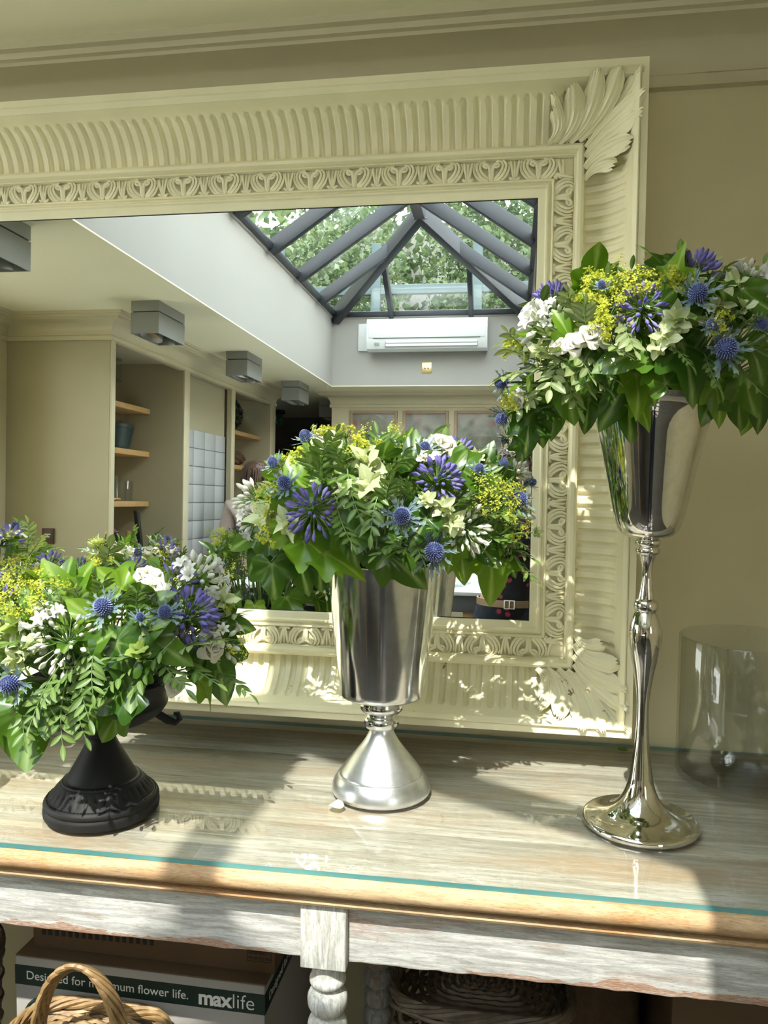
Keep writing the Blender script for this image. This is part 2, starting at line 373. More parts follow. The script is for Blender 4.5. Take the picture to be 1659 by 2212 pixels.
for k, (x0, x1) in enumerate(((-1.467, -1.032), (-.983, -.573), (-.525, -.084))):
    z0, z1 = 1.36, 2.165; fw = .028
    root = empty('framed_picture', ((x0 + x1) / 2, YB, z0))
    th(root, ('framed flower print nearest the lobby opening on the far wall', 'middle framed flower print of three on the far wall', 'framed flower print behind the curly-haired person')[k], 'picture', 'framed flower prints on the far wall')
    h, hw = z1 - z0, (x1 - x0) / 2; f = MB()
    f.bbox(-hw, -hw + fw, .001, .03, 0, h, .004); f.bbox(hw - fw, hw, .001, .03, 0, h, .004)
    f.bbox(-hw + fw, hw - fw, .001, .03, 0, fw, .004); f.bbox(-hw + fw, hw - fw, .001, .03, h - fw, h, .004); f.obj('picture_frame', M['picwood'], root, 30)
    MB().box(-hw + fw, hw - fw, .002, .008, fw, h - fw).obj('print', flower_print(k + 1), root, 0)
    MB().add([(-hw + fw, .016, fw), (hw - fw, .016, fw), (hw - fw, .016, h - fw), (-hw + fw, .016, h - fw)], [(3, 2, 1, 0)]).obj('picture_glass', M['picglass'], root, 0)

# ---------------- skylight: hipped lantern, every bar and pane its own piece
LZ, RZ = 2.945, 3.523; XMID = (WX0 + WX1) / 2; YA, YAF = -4.172, WY0 - .83
lant = empty('window_1', (0, 0, 0)); struct(lant)
C4 = [V((WX0, WY1, LZ)), V((WX1, WY1, LZ)), V((WX1, WY0, LZ)), V((WX0, WY0, LZ))]
RA, RB = V((XMID, YA, RZ)), V((XMID, YAF, RZ))
def bar(name, p, q, wd=.055, dp=.085, up=None):
    d = (q - p); L = d.length; Mx = MX.Translation(p) @ frame_yz(d, up or V((0, 0, 1)))
    return MB().bbox(-wd / 2, wd / 2, 0, L, -dp, .012, .006, M=Mx).obj(name, M['lantern'], lant, 30)
for i in range(4): bar('sill_bar', C4[i], C4[(i + 1) % 4], .09, .03)
bar('ridge_bar', RA, RB, .08, .10)
for p, q in ((C4[0], RA), (C4[1], RA), (C4[2], RB), (C4[3], RB)): bar('hip_bar', p, q, .075, .10)
xs = [WX0, -1.04, -.37, WX1]
hip_z = lambda t: LZ + (RZ - LZ) * t
for x in xs[1:3]:
    t = min(x - WX0, WX1 - x) / (XMID - WX0); yy = WY1 + (YA - WY1) * t; bar('glazing_bar', V((x, WY1, LZ)), V((x, yy, hip_z(t))), .04, .07)
    yy = WY0 + (YAF - WY0) * t; bar('glazing_bar', V((x, WY0, LZ)), V((x, yy, hip_z(t))), .04, .07)
ys = [-4.42, -3.79, -3.16, -2.53, -1.90, -1.27]
for y in ys:
    t = min(1, (y - WY1) / (YA - WY1), (WY0 - y) / (WY0 - YAF))
    for sx in (WX0, WX1): bar('glazing_bar', V((sx, y, LZ)), V((sx + (XMID - sx) * t, y, hip_z(t))), .05, .08)
def pane(ps): MB().add(ps, [tuple(range(len(ps)))]).obj('pane', M['pane'], lant, 0)
yb_ = [WY1] + ys + [WY0]
for sx in (WX0, WX1):
    for y0, y1 in zip(yb_[:-1], yb_[1:]):
        pt = []
        cuts = sorted({y0, y1} | {c for c in (YA, YAF) if y0 < c < y1})
        for y in cuts:
            t = max(0, min(1, (y - WY1) / (YA - WY1), (WY0 - y) / (WY0 - YAF))); pt.append(V((sx + (XMID - sx) * t, y, hip_z(t))))
        pane([V((sx, y0, LZ)), V((sx, y1, LZ))] + [q for q in reversed(pt) if (q - V((sx, q.y, LZ))).length > 1e-4])
for yE, yR in ((WY1, YA), (WY0, YAF)):
    for x0, x1 in zip(xs[:-1], xs[1:]):
        pt = []
        for x in sorted({x0, x1} | ({XMID} if x0 < XMID < x1 else set())):
            t = min(x - WX0, WX1 - x) / (XMID - WX0); pt.append(V((x, yE + (yR - yE) * t, hip_z(t))))
        pane([V((x0, yE, LZ)), V((x1, yE, LZ))] + [q for q in reversed(pt) if (q - V((q.x, yE, LZ))).length > 1e-4])

# ---------------- roof terrace outside: flat roof, coping, glazed rail, wall and shrubs seen through the panes
M['roof'] = flat('grey_roof_felt', (.12, .12, .12), .8, .1, 4)
rf = MB()
for (x0, x1, y0, y1) in ((-3.6, WX0 - .1, -11, 3), (WX1 + .1, 2.4, -11, 3), (WX0 - .1, WX1 + .1, -11, WY1 - .1), (WX0 - .1, WX1 + .1, WY0 + .1, 3)): rf.box(x0, x1, y0, y1, 2.80, 2.88)
struct(rf.obj('roof', M['roof'], None, 0))
M['terra'] = flat('terracotta', (.30, .12, .07), .7, .15, 8)
th(MB().bbox(-4.5, 3.0, -5.95, -5.75, 2.88, 3.08, .01).obj('roof_coping', M['terra'], None, 30), 'terracotta coping low beyond the skylight end panes', 'coping')
M['rail'] = flat('grey_green_rail_paint', (.045, .075, .078), .5, .05)
ra = empty('terrace_railing', (0, -6.5, 2.88)); th(ra, 'grey-green terrace railing seen through the skylight end', 'railing')
MB().bbox(-4.0, 3.0, -.03, .03, .62, .72, .01).obj('top_rail', M['rail'], ra, 30); MB().bbox(-4.0, 3.0, -.03, .03, .26, .34, .01).obj('lower_rail', M['rail'], ra, 30)
for k in range(7): MB().bbox(-3.6 + k * 1.05, -3.5 + k * 1.05, -.04, .04, 0, 1.15, .008).obj('post', M['rail'], ra, 30)
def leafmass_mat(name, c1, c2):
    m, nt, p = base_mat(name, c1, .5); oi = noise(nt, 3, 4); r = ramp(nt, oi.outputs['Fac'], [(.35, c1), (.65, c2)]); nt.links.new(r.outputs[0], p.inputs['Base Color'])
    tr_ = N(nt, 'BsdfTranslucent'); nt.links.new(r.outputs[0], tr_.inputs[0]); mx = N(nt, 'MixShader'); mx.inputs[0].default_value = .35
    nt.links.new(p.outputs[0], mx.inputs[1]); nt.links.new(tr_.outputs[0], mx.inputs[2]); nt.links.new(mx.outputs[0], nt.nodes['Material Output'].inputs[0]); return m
M['shrub'] = leafmass_mat('shrub_leaves', (.055, .095, .045), (.17, .235, .09)); M['shrub_yellow'] = leafmass_mat('yellow_green_shrub_leaves', (.16, .26, .03), (.42, .50, .10))  # second shrub colour is yellow-green foliage
M['bark'] = flat('bark', (.10, .07, .05), .8)
def shrub(c, r, n, m, label, size=.07):
    g = random.Random(int(c[0] * 100 + c[1] * 10)); root = empty('shrub', (c[0], c[1], 2.88)); th(root, label, 'shrub', 'shrubs round the roof terrace')
    b_ = MB()
    for i in range(n):
        d = V((g.gauss(0, 1), g.gauss(0, 1), g.gauss(0, 1))).normalized() * (g.random() ** .4)
        p = V((d.x * r[0], d.y * r[1], c[2] - 2.88 + d.z * r[2]))
        if p.z < .05: p.z = .05 + g.random() * .2
        s_ = size * g.uniform(.6, 1.3); q = Q((g.gauss(0, 1), g.gauss(0, 1), g.gauss(0, 1), g.gauss(0, 1))).normalized().to_matrix()
        vs = [p + q @ V(k) for k in ((0, 0, 0), (s_ * .4, s_ * .5, s_ * .1), (0, s_ * 1.2, 0), (-s_ * .4, s_ * .5, s_ * .1))]
        b_.add(vs, [(0, 1, 2), (0, 2, 3)])
    stuff(b_.obj('leaves', m, root, 0)); MB().tube([(0, 0, 0), (.02, 0, (c[2] - 2.88) * .6)], [.05, .03], 7).obj('trunk', M['bark'], root)
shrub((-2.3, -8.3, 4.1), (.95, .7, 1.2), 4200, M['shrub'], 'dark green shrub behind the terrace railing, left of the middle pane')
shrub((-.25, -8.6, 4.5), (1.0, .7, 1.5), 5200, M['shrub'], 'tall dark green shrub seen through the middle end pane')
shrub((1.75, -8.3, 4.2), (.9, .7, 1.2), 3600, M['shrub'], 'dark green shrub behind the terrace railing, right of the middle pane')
shrub((-4.6, -3.6, 4.9), (.9, 1.2, 1.4), 4200, M['shrub_yellow'], 'yellow-green shrub leaning beside the skylight')
shrub((-4.9, -6.7, 4.8), (.75, 1.1, 1.6), 4200, M['shrub_yellow'], 'yellow-green shrub near the corner of the skylight')
shrub((4.2, -6.6, 4.6), (.75, .9, 1.4), 3000, M['shrub'], 'green shrub on the far side of the skylight ridge')
M['brickwhite'] = flat('white_painted_brick', (.55, .52, .50), .7, .12, 20)
wallbox('wall_terrace', -6.6, -6.45, -11, 3, 2.88, 8.5, M['brickwhite'])
wallbox('wall_garden', -6, 5, -10.6, -10.4, 2.88, 5.6, M['brickwhite'])

hg = MB(); g = random.Random(77)
for i in range(9000):
    p = V((g.uniform(-6, 5), -9.9 + g.gauss(0, .22), g.uniform(2.9, 8.6) - .3 * g.random())); s_ = .15 * g.uniform(.6, 1.3); q = Q((g.gauss(0, 1), g.gauss(0, 1), g.gauss(0, 1), g.gauss(0, 1))).normalized().to_matrix()
    hg.add([p + q @ V(k) for k in ((0, 0, 0), (s_ * .45, s_ * .5, s_ * .1), (0, s_ * 1.2, 0), (-s_ * .45, s_ * .5, s_ * .1))], [(0, 1, 2), (0, 2, 3)])
th(stuff(hg.obj('hedge', M['shrub'], None, 0)), 'tall dark green hedge beyond the terrace railing above the skylight', 'hedge')
# ================================================================ FITTINGS SEEN IN THE MIRROR
def ceiling_lamp(y, label, tilt=20):
    root = empty('ceiling_spotlight', (-1.817, y, CZ)); th(root, label, 'ceiling light', 'grey box spotlights along the ceiling')
    hw, hl = .074, .154
    MB().bbox(-hw, hw, -hl, hl, -.052, 0, .002).obj('mounting_box', M['lampgrey'], root, 30)
    MB().box(-hw + .008, hw - .008, -hl + .008, hl - .008, -.058, -.052).obj('shadow_gap', M['lampdark'], root, 0)
    h = MB()
    for (x0, x1, y0, y1) in ((-hw, -hw + .006, -hl, hl), (hw - .006, hw, -hl, hl), (-hw + .006, hw - .006, -hl, -hl + .006), (-hw + .006, hw - .006, hl - .006, hl)): h.box(x0, x1, y0, y1, -.162, -.058)
    h.box(-hw + .006, hw - .006, -hl + .006, hl - .006, -.064, -.058); h.obj('housing', M['lampgrey'], root, 30)
    for k, yy in enumerate((-.07, .07)):
        Mx = MX.Translation((0, yy, -.145)) @ MX.Rotation(R_(tilt * (1 if k else -.4)), 4, 'X') @ MX.Rotation(R_(12), 4, 'Y')
        sp_ = MB().lathe([(.030, .035), (.050, .012), (.058, -.018), (.060, -.022), (.056, -.022), (.048, .0), (.030, .02)], 28, M=Mx).obj('spot_ring', M['lampgrey'], root, 40)
        MB().lathe([(.0, .02), (.020, .012), (.044, -.006), (.0455, -.008), (.001, -.008)], 24, M=Mx).obj('reflector', M['chrome'], sp_, 40)
for y, lb in ((-.87, 'grey ceiling spotlight box nearest the mirror, lamp hanging out'), (-2.221, 'grey ceiling spotlight box in front of the first cupboard niche'), (-3.53, 'grey ceiling spotlight box in front of the tiled recess'), (-4.80, 'grey ceiling spotlight box beside the far skylight corner'), (-6.06, 'dim grey spotlight box inside the dark lobby')): ceiling_lamp(y, lb, 32 if y > -1 else 18)
ac = empty('air_conditioner', (-.724, WY1, 2.596)); th(ac, 'white wall air conditioner under the skylight end', 'air conditioner')
pr = [(.0, .02), (.13, .0), (.165, .018), (.185, .06), (.195, .10), (.192, .235), (.175, .262), (.0, .266)]
b_ = MB(); b_.grid([[V((x, d, z)) for d, z in pr] for x in (-.495, .495)]); b_.add([(-.495, d, z) for d, z in pr], [tuple(range(8))]); b_.add([(.495, d, z) for d, z in pr], [tuple(reversed(range(8)))])
b_.obj('casing', M['ac'], ac, 25)
MB().bbox(-.48, .48, .190, .200, .102, .245, .004).obj('front_panel', M['ac'], ac, 30)
MB().box(-.44, .44, .186, .1985, .0965, .1005).obj('shadow_line', M['lampdark'], ac, 0)
MB().box(-.34, .42, .165, .1875, .032, .086).obj('outlet', M['lampgrey'], ac, 0)
MB().bbox(-.335, .415, .172, .1925, .060, .084, .003).obj('louvre', M['ac'], ac, 30); MB().bbox(-.335, .415, .168, .1885, .034, .056, .003).obj('louvre', M['ac'], ac, 30)
MB().box(-.43, -.39, .172, .1905, .048, .066).obj('display_window', M['lampgrey'], ac, 0)
MB().bbox(-.60, -.50, .001, .02, .03, .262, .004).obj('pipe_cover', M['ac'], ac, 30)
sw = empty('light_switch', (-.735, WY1, 2.483)); th(sw, 'brass switch plate on the white skylight wall', 'switch')
MB().bbox(-.041, .041, .0005, .008, -.045, .045, .003).obj('plate', M['brass'], sw, 30)
for x in (-.014, .014): MB().bbox(x - .008, x + .008, .008, .016, -.013, .013, .002).obj('rocker', M['chrome'], sw, 30)
for x in (-.032, .032): MB().lathe([(.001, .0095), (.003, .0095), (.0035, .008)], 10, M=MX.Translation((x, 0, 0)) @ MX.Rotation(-pi / 2, 4, 'X')).obj('screw', M['chrome'], sw, 30)
M['exit'] = flat('green_sign_enamel', (.02, .20, .09), .4, .02); M['signwhite'] = flat('sign_white', (.75, .8, .75), .5)
ex = empty('exit_sign', (-2.563, -6.74, CZ)); th(ex, 'small green running man exit sign in the dark lobby', 'sign')
MB().bbox(-.075, .075, -.02, .06, -.045, 0, .006).obj('light_box', M['lampdark'], ex, 30)
MB().bbox(-.055, .055, .0, .006, -.165, -.047, .002).obj('sign_plate', M['exit'], ex, 30)
fg = MB(); fg.ball((-.022, .0075, -.072), .008, 8, 5, sc=(1, .25, 1))
for p, q in (((-.022, -.082), (-.026, -.112)), ((-.026, -.112), (-.010, -.128)), ((-.010, -.128), (-.010, -.15)), ((-.026, -.112), (-.040, -.130)), ((-.040, -.130), (-.050, -.132)), ((-.022, -.086), (-.006, -.098)), ((-.022, -.086), (-.040, -.096))): fg.tube([(p[0], .0075, p[1]), (q[0], .0075, q[1])], .0035, 5)
fg.obj('running_figure', M['signwhite'], ex)
ar = MB().tube([(.010, .0075, -.106), (.040, .0075, -.106)], .003, 5).tube([(.028, .0075, -.092), (.042, .0075, -.106), (.028, .0075, -.120)], .003, 5); ar.obj('arrow', M['signwhite'], ex)
# things on the niche shelves
M['pot'] = flat('dark_green_glaze', (.008, .028, .025), .35, .1); M['cello'] = thin_glass('cellophane', (.93, .95, .94), .05, .12, .8); M['tumbler'] = thin_glass('tumbler_glass', (.93, .95, .94), 0, .07, .6)
M['black_gloss'] = flat('black_plastic', (.02, .02, .02), .35); M['nest'] = flat('brown_twigs', (.11, .06, .03), .8, .2, 30); M['topiary'] = flat('dark_leaves', (.015, .03, .012), .6, .3, 40); M['pink'] = flat('faded_pink_petals', (.55, .26, .30), .6, .12, 20)
def bowl_pot(x, y, z, r, h, label, m='pot'):
    root = empty('plant_pot', (x, y, z)); th(root, label, 'pot')
    MB().lathe([(.001, .001), (r * .78, .001), (r * .86, h * .2), (r * .98, h * .7), (r, h * .86)], 32).obj('body', M[m], root, 40)
    MB().lathe([(r, h * .86), (r * 1.03, h * .87), (r * 1.03, h), (r * .96, h), (r * .93, h * .8), (.001, h * .5)], 32).obj('rim', M[m], root, 40)
bowl_pot(-2.50, -3.03, 1.653, .125, .155, 'big dark green glazed bowl pot on the middle niche shelf')
bowl_pot(-2.52, -2.70, 1.653, .10, .11, 'smaller dark green pot at the front end of the middle shelf')
def crumpled(name, c, r, m, label, cat, sq=1.0, seed=1):
    g = random.Random(seed); b_ = MB(); n, k = 14, 9; rows = []
    for i in range(k + 1):
        a = pi * i / k; row = []
        for j in range(n):
            t = 2 * pi * j / n; q = r * (1 + g.uniform(-.22, .16)); row.append(V((q * sin(a) * cos(t), q * sin(a) * sin(t), r * sq + -q * cos(a) * sq)))
        rows.append(row)
    for row in (rows[0], rows[-1]):
        mz_ = sum(p.z for p in row) / n
        for j in range(n): row[j] = V((0, 0, mz_))
    zmin = min(p.z for row in rows for p in row)
    b_.grid(rows, closed=True); o = b_.obj(name, m, None, 0); o.location = (c[0], c[1], c[2] - zmin); return th(o, label, cat)
crumpled('cellophane_bundle', (-2.50, -3.03, 1.795), .055, M['cello'], 'crumpled clear cellophane lying in the big green pot', 'cellophane', .8, 3)
for k, (y, z, s_) in enumerate(((-2.84, 1.9365, .15), (-2.84, 2.088, .13))):
    r_ = empty('clear_box', (-2.52, y, z)); th(r_, ('lower clear plastic box wrapped on the top niche shelf', 'upper clear plastic box stacked on another at the niche top')[k], 'box')
    MB().bbox(-.09, .09, -.16, .16, 0, s_ - .004, .004).obj('box_body', M['cello'], r_, 30); MB().bbox(-.093, .093, -.163, .163, s_ - .016, s_ - .002, .003).obj('box_lid', M['cello'], r_, 30)
def tumbler(x, y, z, r, h, label): th(MB().lathe([(.001, .006), (r * .86, .006), (r, h), (r * 1.03, h), (r * .95, .0), (.001, 0)], 28).obj('glass_tumbler', M['tumbler'], None, 40), label, 'glass', 'glass tumblers on the lowest niche shelf').location = (x, y, z)
tumbler(-2.50, -2.72, 1.3262, .055, .15, 'clear tumbler nearest the front of the lowest niche shelf'); tumbler(-2.50, -2.92, 1.3262, .085, .16, 'widest clear tumbler in the middle of the lowest niche shelf'); tumbler(-2.48, -3.12, 1.3262, .065, .13, 'clear tumbler at the inner end of the lowest niche shelf')
crumpled('cellophane_bundle', (-2.50, -2.92, 1.488), .060, M['cello'], 'crumpled clear cellophane resting on the widest tumbler', 'cellophane', .8, 5)
sc_ = empty('wooden_scoop', (-2.41, -2.75, 1.3262)); th(sc_, 'wooden handled scoop lying on the lowest niche shelf', 'scoop')
MB().tube([(0, -.14, .012), (0, .04, .012)], .010, 8).obj('handle', M['shelf'], sc_); MB().lathe([(.02, -.008), (.03, 0), (.02, .008), (.02, -.008)], 20, M=MX.Translation((0, -.165, .012))).obj('ring_end', M['shelf'], sc_)
fp = empty('flower_pot', (-2.42, -2.78, .861)); th(fp, 'black pot of faded pink roses in the lower niche', 'plant')
MB().lathe([(.001, .001), (.07, .001), (.095, .17), (.10, .18), (.09, .18), (.085, .15), (.001, .14)], 28).obj('pot', M['black_gloss'], fp, 40)
lf_ = MB(); g = random.Random(4)
for i in range(90):
    d = V((g.gauss(0, 1), g.gauss(0, 1), abs(g.gauss(0, 1)))).normalized() * g.uniform(.06, .15); p = V((d.x, d.y, .18 + d.z * .8)); q = Q((g.random(), g.random(), g.random(), g.random())).normalized().to_matrix()
    lf_.add([p + q @ V(k) for k in ((0, 0, 0), (.018, .02, .004), (0, .05, 0), (-.018, .02, .004))], [(0, 1, 2), (0, 2, 3)])
stuff(lf_.obj('leaves', M['topiary'], fp, 0))
for x, y, z in ((-.02, .06, .33), (.04, -.02, .27), (-.05, -.05, .24)):
    r_ = MB(); g = random.Random(int(x * 100) + 50)
    for i in range(22):
        a = i * 2.4; rr = .006 + .038 * (i / 22); r_.add([V((x, y, z)) + V((rr * cos(a + s_) * k, rr * sin(a + s_) * k, .03 * k * (1 - i / 30))) for s_, k in ((-.5, .5), (.5, .5), (.6, 1.2), (0, 1.35), (-.6, 1.2))], [(0, 1, 2, 3, 4)])
    r_.obj('bloom', M['pink'], fp, 60)
def roller(x, y, lean, L, r, m, label):
    o = MB().tube([(0, 0, 0), (0, lean, L)], r, 14).obj('cardboard_tube', m, None, 40); o.location = (x, y, .868); th(o, label, 'tube')
roller(-2.36, -3.18, .10, .40, .019, M['black_gloss'], 'black tube leaning in the lower niche beside the pink roses'); roller(-2.42, -3.14, .05, .27, .016, M['card_brown'] if 'card_brown' in M else M['shelf'], 'short tan tube leaning behind the black tube')
tb = MB(); g = random.Random(9)
for i in range(900):
    d = V((g.gauss(0, 1), g.gauss(0, 1), g.gauss(0, 1))).normalized(); p = d * .145 * g.uniform(.9, 1.03); q = frame_z(d, g.uniform(0, 6)).to_3x3()
    tb.add([p + q @ V(k) for k in ((-.009, 0, 0), (.009, 0, .006), (0, .018, .014))], [(0, 1, 2)])
top_ = empty('leaf_ball', (-2.42, -4.75, 1.912 + .158)); th(top_, 'round dark topiary ball on the upper shelf of the far niche', 'topiary')
MB().ball((0, 0, 0), .138, 20, 14).obj('core', M['topiary'], top_); stuff(tb.obj('leaves', M['topiary'], top_, 0))
crumpled('twig_nest', (-2.38, -4.86, 1.63), .10, M['nest'], 'brown twig nest on the middle shelf of the far niche', 'nest', .6, 8)
pq = empty('wall_plaque', (-2.50, -2.348, 1.125)); th(pq, 'small dark wooden plaque on the cupboard end panel', 'plaque')
MB().bbox(-.035, .035, .0005, .012, -.035, .05, .003).obj('board', flat('dark_wood', (.07, .035, .018), .5, .2, 20), pq, 30); MB().box(-.02, .012, .012, .0135, .0, .006).box(-.02, .018, .012, .0135, .015, .02).obj('pale_mark', M['signwhite'], pq, 0)
# worktable behind the photographer
wt_ = empty('work_table', (-.75, -3.1, 0)); th(wt_, 'white topped work table with pale wooden legs behind the person in the floral shirt', 'table')
M['wtop'] = flat('white_laminate', (.78, .80, .80), .25, .02); M['wedge'] = flat('grey_table_edge', (.14, .15, .16), .5); M['pale'] = flat('pale_pine', (.50, .34, .17), .5, .1, 10)
MB().bbox(-.75, .62, -1.45, .72, .885, .905, .003).obj('tabletop', M['wtop'], wt_, 30); MB().bbox(-.73, .60, -1.43, .70, .80, .885, .004).obj('apron', M['wedge'], wt_, 30)
for x in (-.64, .54):
    for y in (-1.37, .64): MB().bbox(x - .03, x + .03, y - .03, y + .03, .001, .80, .004).obj('leg', M['pale'], wt_, 30)
pld = empty('glass_dish', (-.30, -2.62, .9055)); th(pld, 'clear glass dish on the white work table', 'dish')
MB().lathe([(.001, .001), (.05, .001), (.09, .02), (.093, .022), (.05, .006), (.001, .005)], 28).obj('bowl', M['tumbler'], pld, 40)

# ---------------- people reflected in the mirror
def skin(name, vs, es, rs, m, parent, root=0, sub=2, smooth=180):
    me = bpy.data.meshes.new(name); me.from_pydata([tuple(v) for v in vs], es, []); o = bpy.data.objects.new('tmp_skin', me); COL.objects.link(o)
    o.modifiers.new('skin', 'SKIN').use_smooth_shade = True
    lay = me.skin_vertices[0] if me.skin_vertices else None
    if lay is None:
        bpy.context.view_layer.objects.active = o; bpy.ops.mesh.customdata_skin_add(); lay = me.skin_vertices[0]
    for i, r in enumerate(rs):
        lay.data[i].radius = (r, r) if not isinstance(r, tuple) else r; lay.data[i].use_root = (i == root)
    s_ = o.modifiers.new('sub', 'SUBSURF'); s_.levels = sub; s_.render_levels = sub
    bpy.context.view_layer.update(); me2 = bpy.data.meshes.new_from_object(o.evaluated_get(bpy.context.evaluated_depsgraph_get())); bpy.data.objects.remove(o)
    me2.name = name; me2.materials.clear(); me2.materials.append(m); me2.shade_smooth(); return link(name, me2, parent)
class Sk:
    def __init__(s): s.v = []; s.e = []; s.r = []
    def add(s, p, r, par=None):
        s.v.append(V(p)); s.r.append(r); i = len(s.v) - 1
        if par is not None: s.e.append((par, i))
        return i
    def chain(s, pts, par):
        for p, r in pts: par = s.add(p, r, par)
        return par
M['skin'] = flat('skin', (.58, .36, .26), .5, .05, 6)
def hand(k, wrist, wi, fwd, side, palm, curl):
    """palm and five fingers grown from the wrist; fwd along the fingers, side towards the thumb, palm = palm normal"""
    fwd, side, palm = V(fwd).normalized(), V(side).normalized(), V(palm).normalized(); w_ = V(wrist)
    pm = k.add(w_ + fwd * .045, (.026, .014), wi)
    for j, (off, L) in enumerate(((.027, .066), (.009, .075), (-.009, .070), (-.026, .056))):
        p = w_ + fwd * .082 + side * off; i = k.add(p, .0092, pm); a = 0
        for s_ in range(3):
            a += curl; d = fwd * cos(a) + palm * sin(a); p = p + d * L * (.42, .33, .25)[s_]; i = k.add(p, (.0084, .0078, .0064)[s_], i)
    p = w_ + fwd * .022 + side * .030; i = k.add(p, .0105, pm)
    for s_ in range(2): p = p + (fwd * .6 + side * .65 + palm * .35 * (s_ + .6)).normalized() * .032; i = k.add(p, (.0095, .0078)[s_], i)
def person(loc, yaw, H, label, shirt, trousers, haircol, arms, curly, belt=True):
    root = empty('person', loc); root.rotation_euler.z = yaw; th(root, label, 'person'); s = H / 1.62; k = Sk()
    pel = k.add((0, 0, .88), .115); ch = k.chain([((0, 0, 1.0), .112), ((0, .01, 1.16), .128), ((0, 0, 1.27), .105)], pel)
    nk = k.chain([((0, -.005, 1.335), .055), ((0, .01, 1.385), .052)], ch); k.chain([((0, .02, 1.43), .062), ((0, .022, 1.49), .083), ((0, .012, 1.545), .080), ((0, .0, 1.585), .045)], nk)
    wr = []
    for sx, (el, wp) in zip((-1, 1), arms):
        sh_ = k.add((sx * .165, 0, 1.275), .056, ch); e_ = k.chain([((sx * .165 * .5 + el[0] * .5, el[1] * .5, (1.275 + el[2]) / 2), .046), (el, .039)], sh_)
        w_ = k.chain([(V(el).lerp(V(wp), .5), .036), (wp, .026)], e_); wr.append((w_, V(wp), V(wp) - V(el)))
        hp_ = k.add((sx * .085, 0, .82), .090, pel); k.chain([((sx * .095, .01, .66), .078), ((sx * .10, .015, .47), .058), ((sx * .10, -.01, .30), .054), ((sx * .10, -.02, .09), .036), ((sx * .105, .06, .045), .038), ((sx * .11, .13, .03), .030)], hp_)
    for (w_, wp, d), sx in zip(wr, (-1, 1)):
        d = d.normalized(); side = V((-sx, 0, .2)); side = side - d * side.dot(d); pn = d.cross(side) * (1 if sx > 0 else -1); hand(k, wp, w_, d * .7 + V((0, 0, .5)), side, pn if pn.y < 0 else -pn, .5)
    k.v = [p * s for p in k.v]; k.r = [(r * s if not isinstance(r, tuple) else (r[0] * s, r[1] * s)) for r in k.r]
    body = skin('body', k.v, k.e, k.r, M['skin'], root, 0, 2)
    hz = 1.49 * s
    f = MB(); f.ball((0, .100 * s, 1.475 * s), .013, 8, 6, sc=(.8, 1.2, 1.2)); f.obj('nose', M['skin'], root)
    for sx in (-1, 1):
        e_ = MB().ball((sx * .033 * s, .0815 * s, 1.497 * s), .0115, 10, 8).obj('eye', M['signwhite'], root); MB().ball((sx * .033 * s, .0905 * s, 1.497 * s), .0062, 8, 6, sc=(1, .5, 1)).obj('iris', M['black_gloss'], e_)
        MB().ball((sx * .083 * s, .01 * s, 1.485 * s), .026, 10, 7, sc=(.4, .7, 1.15)).obj('ear', M['skin'], root)
    MB().tube([(-.024 * s, .088 * s, 1.432 * s), (0, .096 * s, 1.43 * s), (.024 * s, .088 * s, 1.432 * s)], [.003, .006, .003], 6).obj('mouth', M['pink'], root)
    hm = haircol; hb_ = MB(); g = random.Random(int(H * 100))
    hb_.ball((0, -.012 * s, 1.525 * s), .094 * s, 20, 14, sc=(.98, 1.08, .88)); hb_.obj('hair_base', hm, root)
    cr_ = MB()
    for i in range(260 if curly else 120):
        a = g.uniform(0, 2 * pi); zz = g.uniform(-.5, 1); d = V((sqrt(1 - min(1, zz * zz)) * cos(a), sqrt(1 - min(1, zz * zz)) * sin(a), zz))
        if d.y > .45 and d.z < .45: continue
        c0 = V((0, -.012, 1.525)) * s + V((d.x * .092, d.y * .100, d.z * .084)) * s; q = frame_z(d, g.uniform(0, 6)).to_3x3(); rr = g.uniform(.008, .016) if curly else .006
        cr_.tube([c0 + q @ V((rr * cos(t), rr * sin(t), .004 + t * .0012)) for t in [j * .8 for j in range(8)]] if curly else [c0, c0 + V((0, 0, -.05)) + d * .01, c0 + V((0, 0, -.12)) + d * .008], .0042 if curly else [.006, .005, .002], 5)
    stuff(cr_.obj('curls' if curly else 'hair_strands', hm, root))
    t_ = Sk(); a = t_.add((0, 0, .80), .140); c_ = t_.chain([((0, 0, .90), .138), ((0, 0, 1.0), .132), ((0, .01, 1.16), .143), ((0, 0, 1.275), .112)], a); t_.add((0, -.004, 1.315), .070, c_)
    for sx, (el, wp) in zip((-1, 1), arms):
        q = t_.add((sx * .165, 0, 1.278), .068, c_); t_.chain([((sx * .165 * .5 + el[0] * .5, el[1] * .5, (1.275 + el[2]) / 2), .060), (el, .050), (V(el).lerp(V(wp), .55), .044)], q)
    skin('shirt', [p * s for p in t_.v], t_.e, [r * s for r in t_.r], shirt, root, 0, 2)
    t_ = Sk(); a = t_.add((0, 0, .97), .122); a = t_.add((0, 0, .88), .130, a)
    for sx in (-1, 1): q = t_.add((sx * .085, 0, .81), .104, a); t_.chain([((sx * .095, .01, .66), .090), ((sx * .10, .015, .47), .070), ((sx * .10, -.01, .28), .066), ((sx * .10, -.015, .10), .058)], q)
    skin('trousers', [p * s for p in t_.v], t_.e, [r * s for r in t_.r], trousers, root, 0, 2)
    for sx in (-1, 1):
        t_ = Sk(); a = t_.add((sx * .10 * s, -.03 * s, .045), .046); t_.chain([((sx * .104 * s, .05 * s, .044), .045), ((sx * .11 * s, .15 * s, .034), .034)], a); skin('shoe', t_.v, t_.e, t_.r, M['black_gloss'], root, 0, 2)
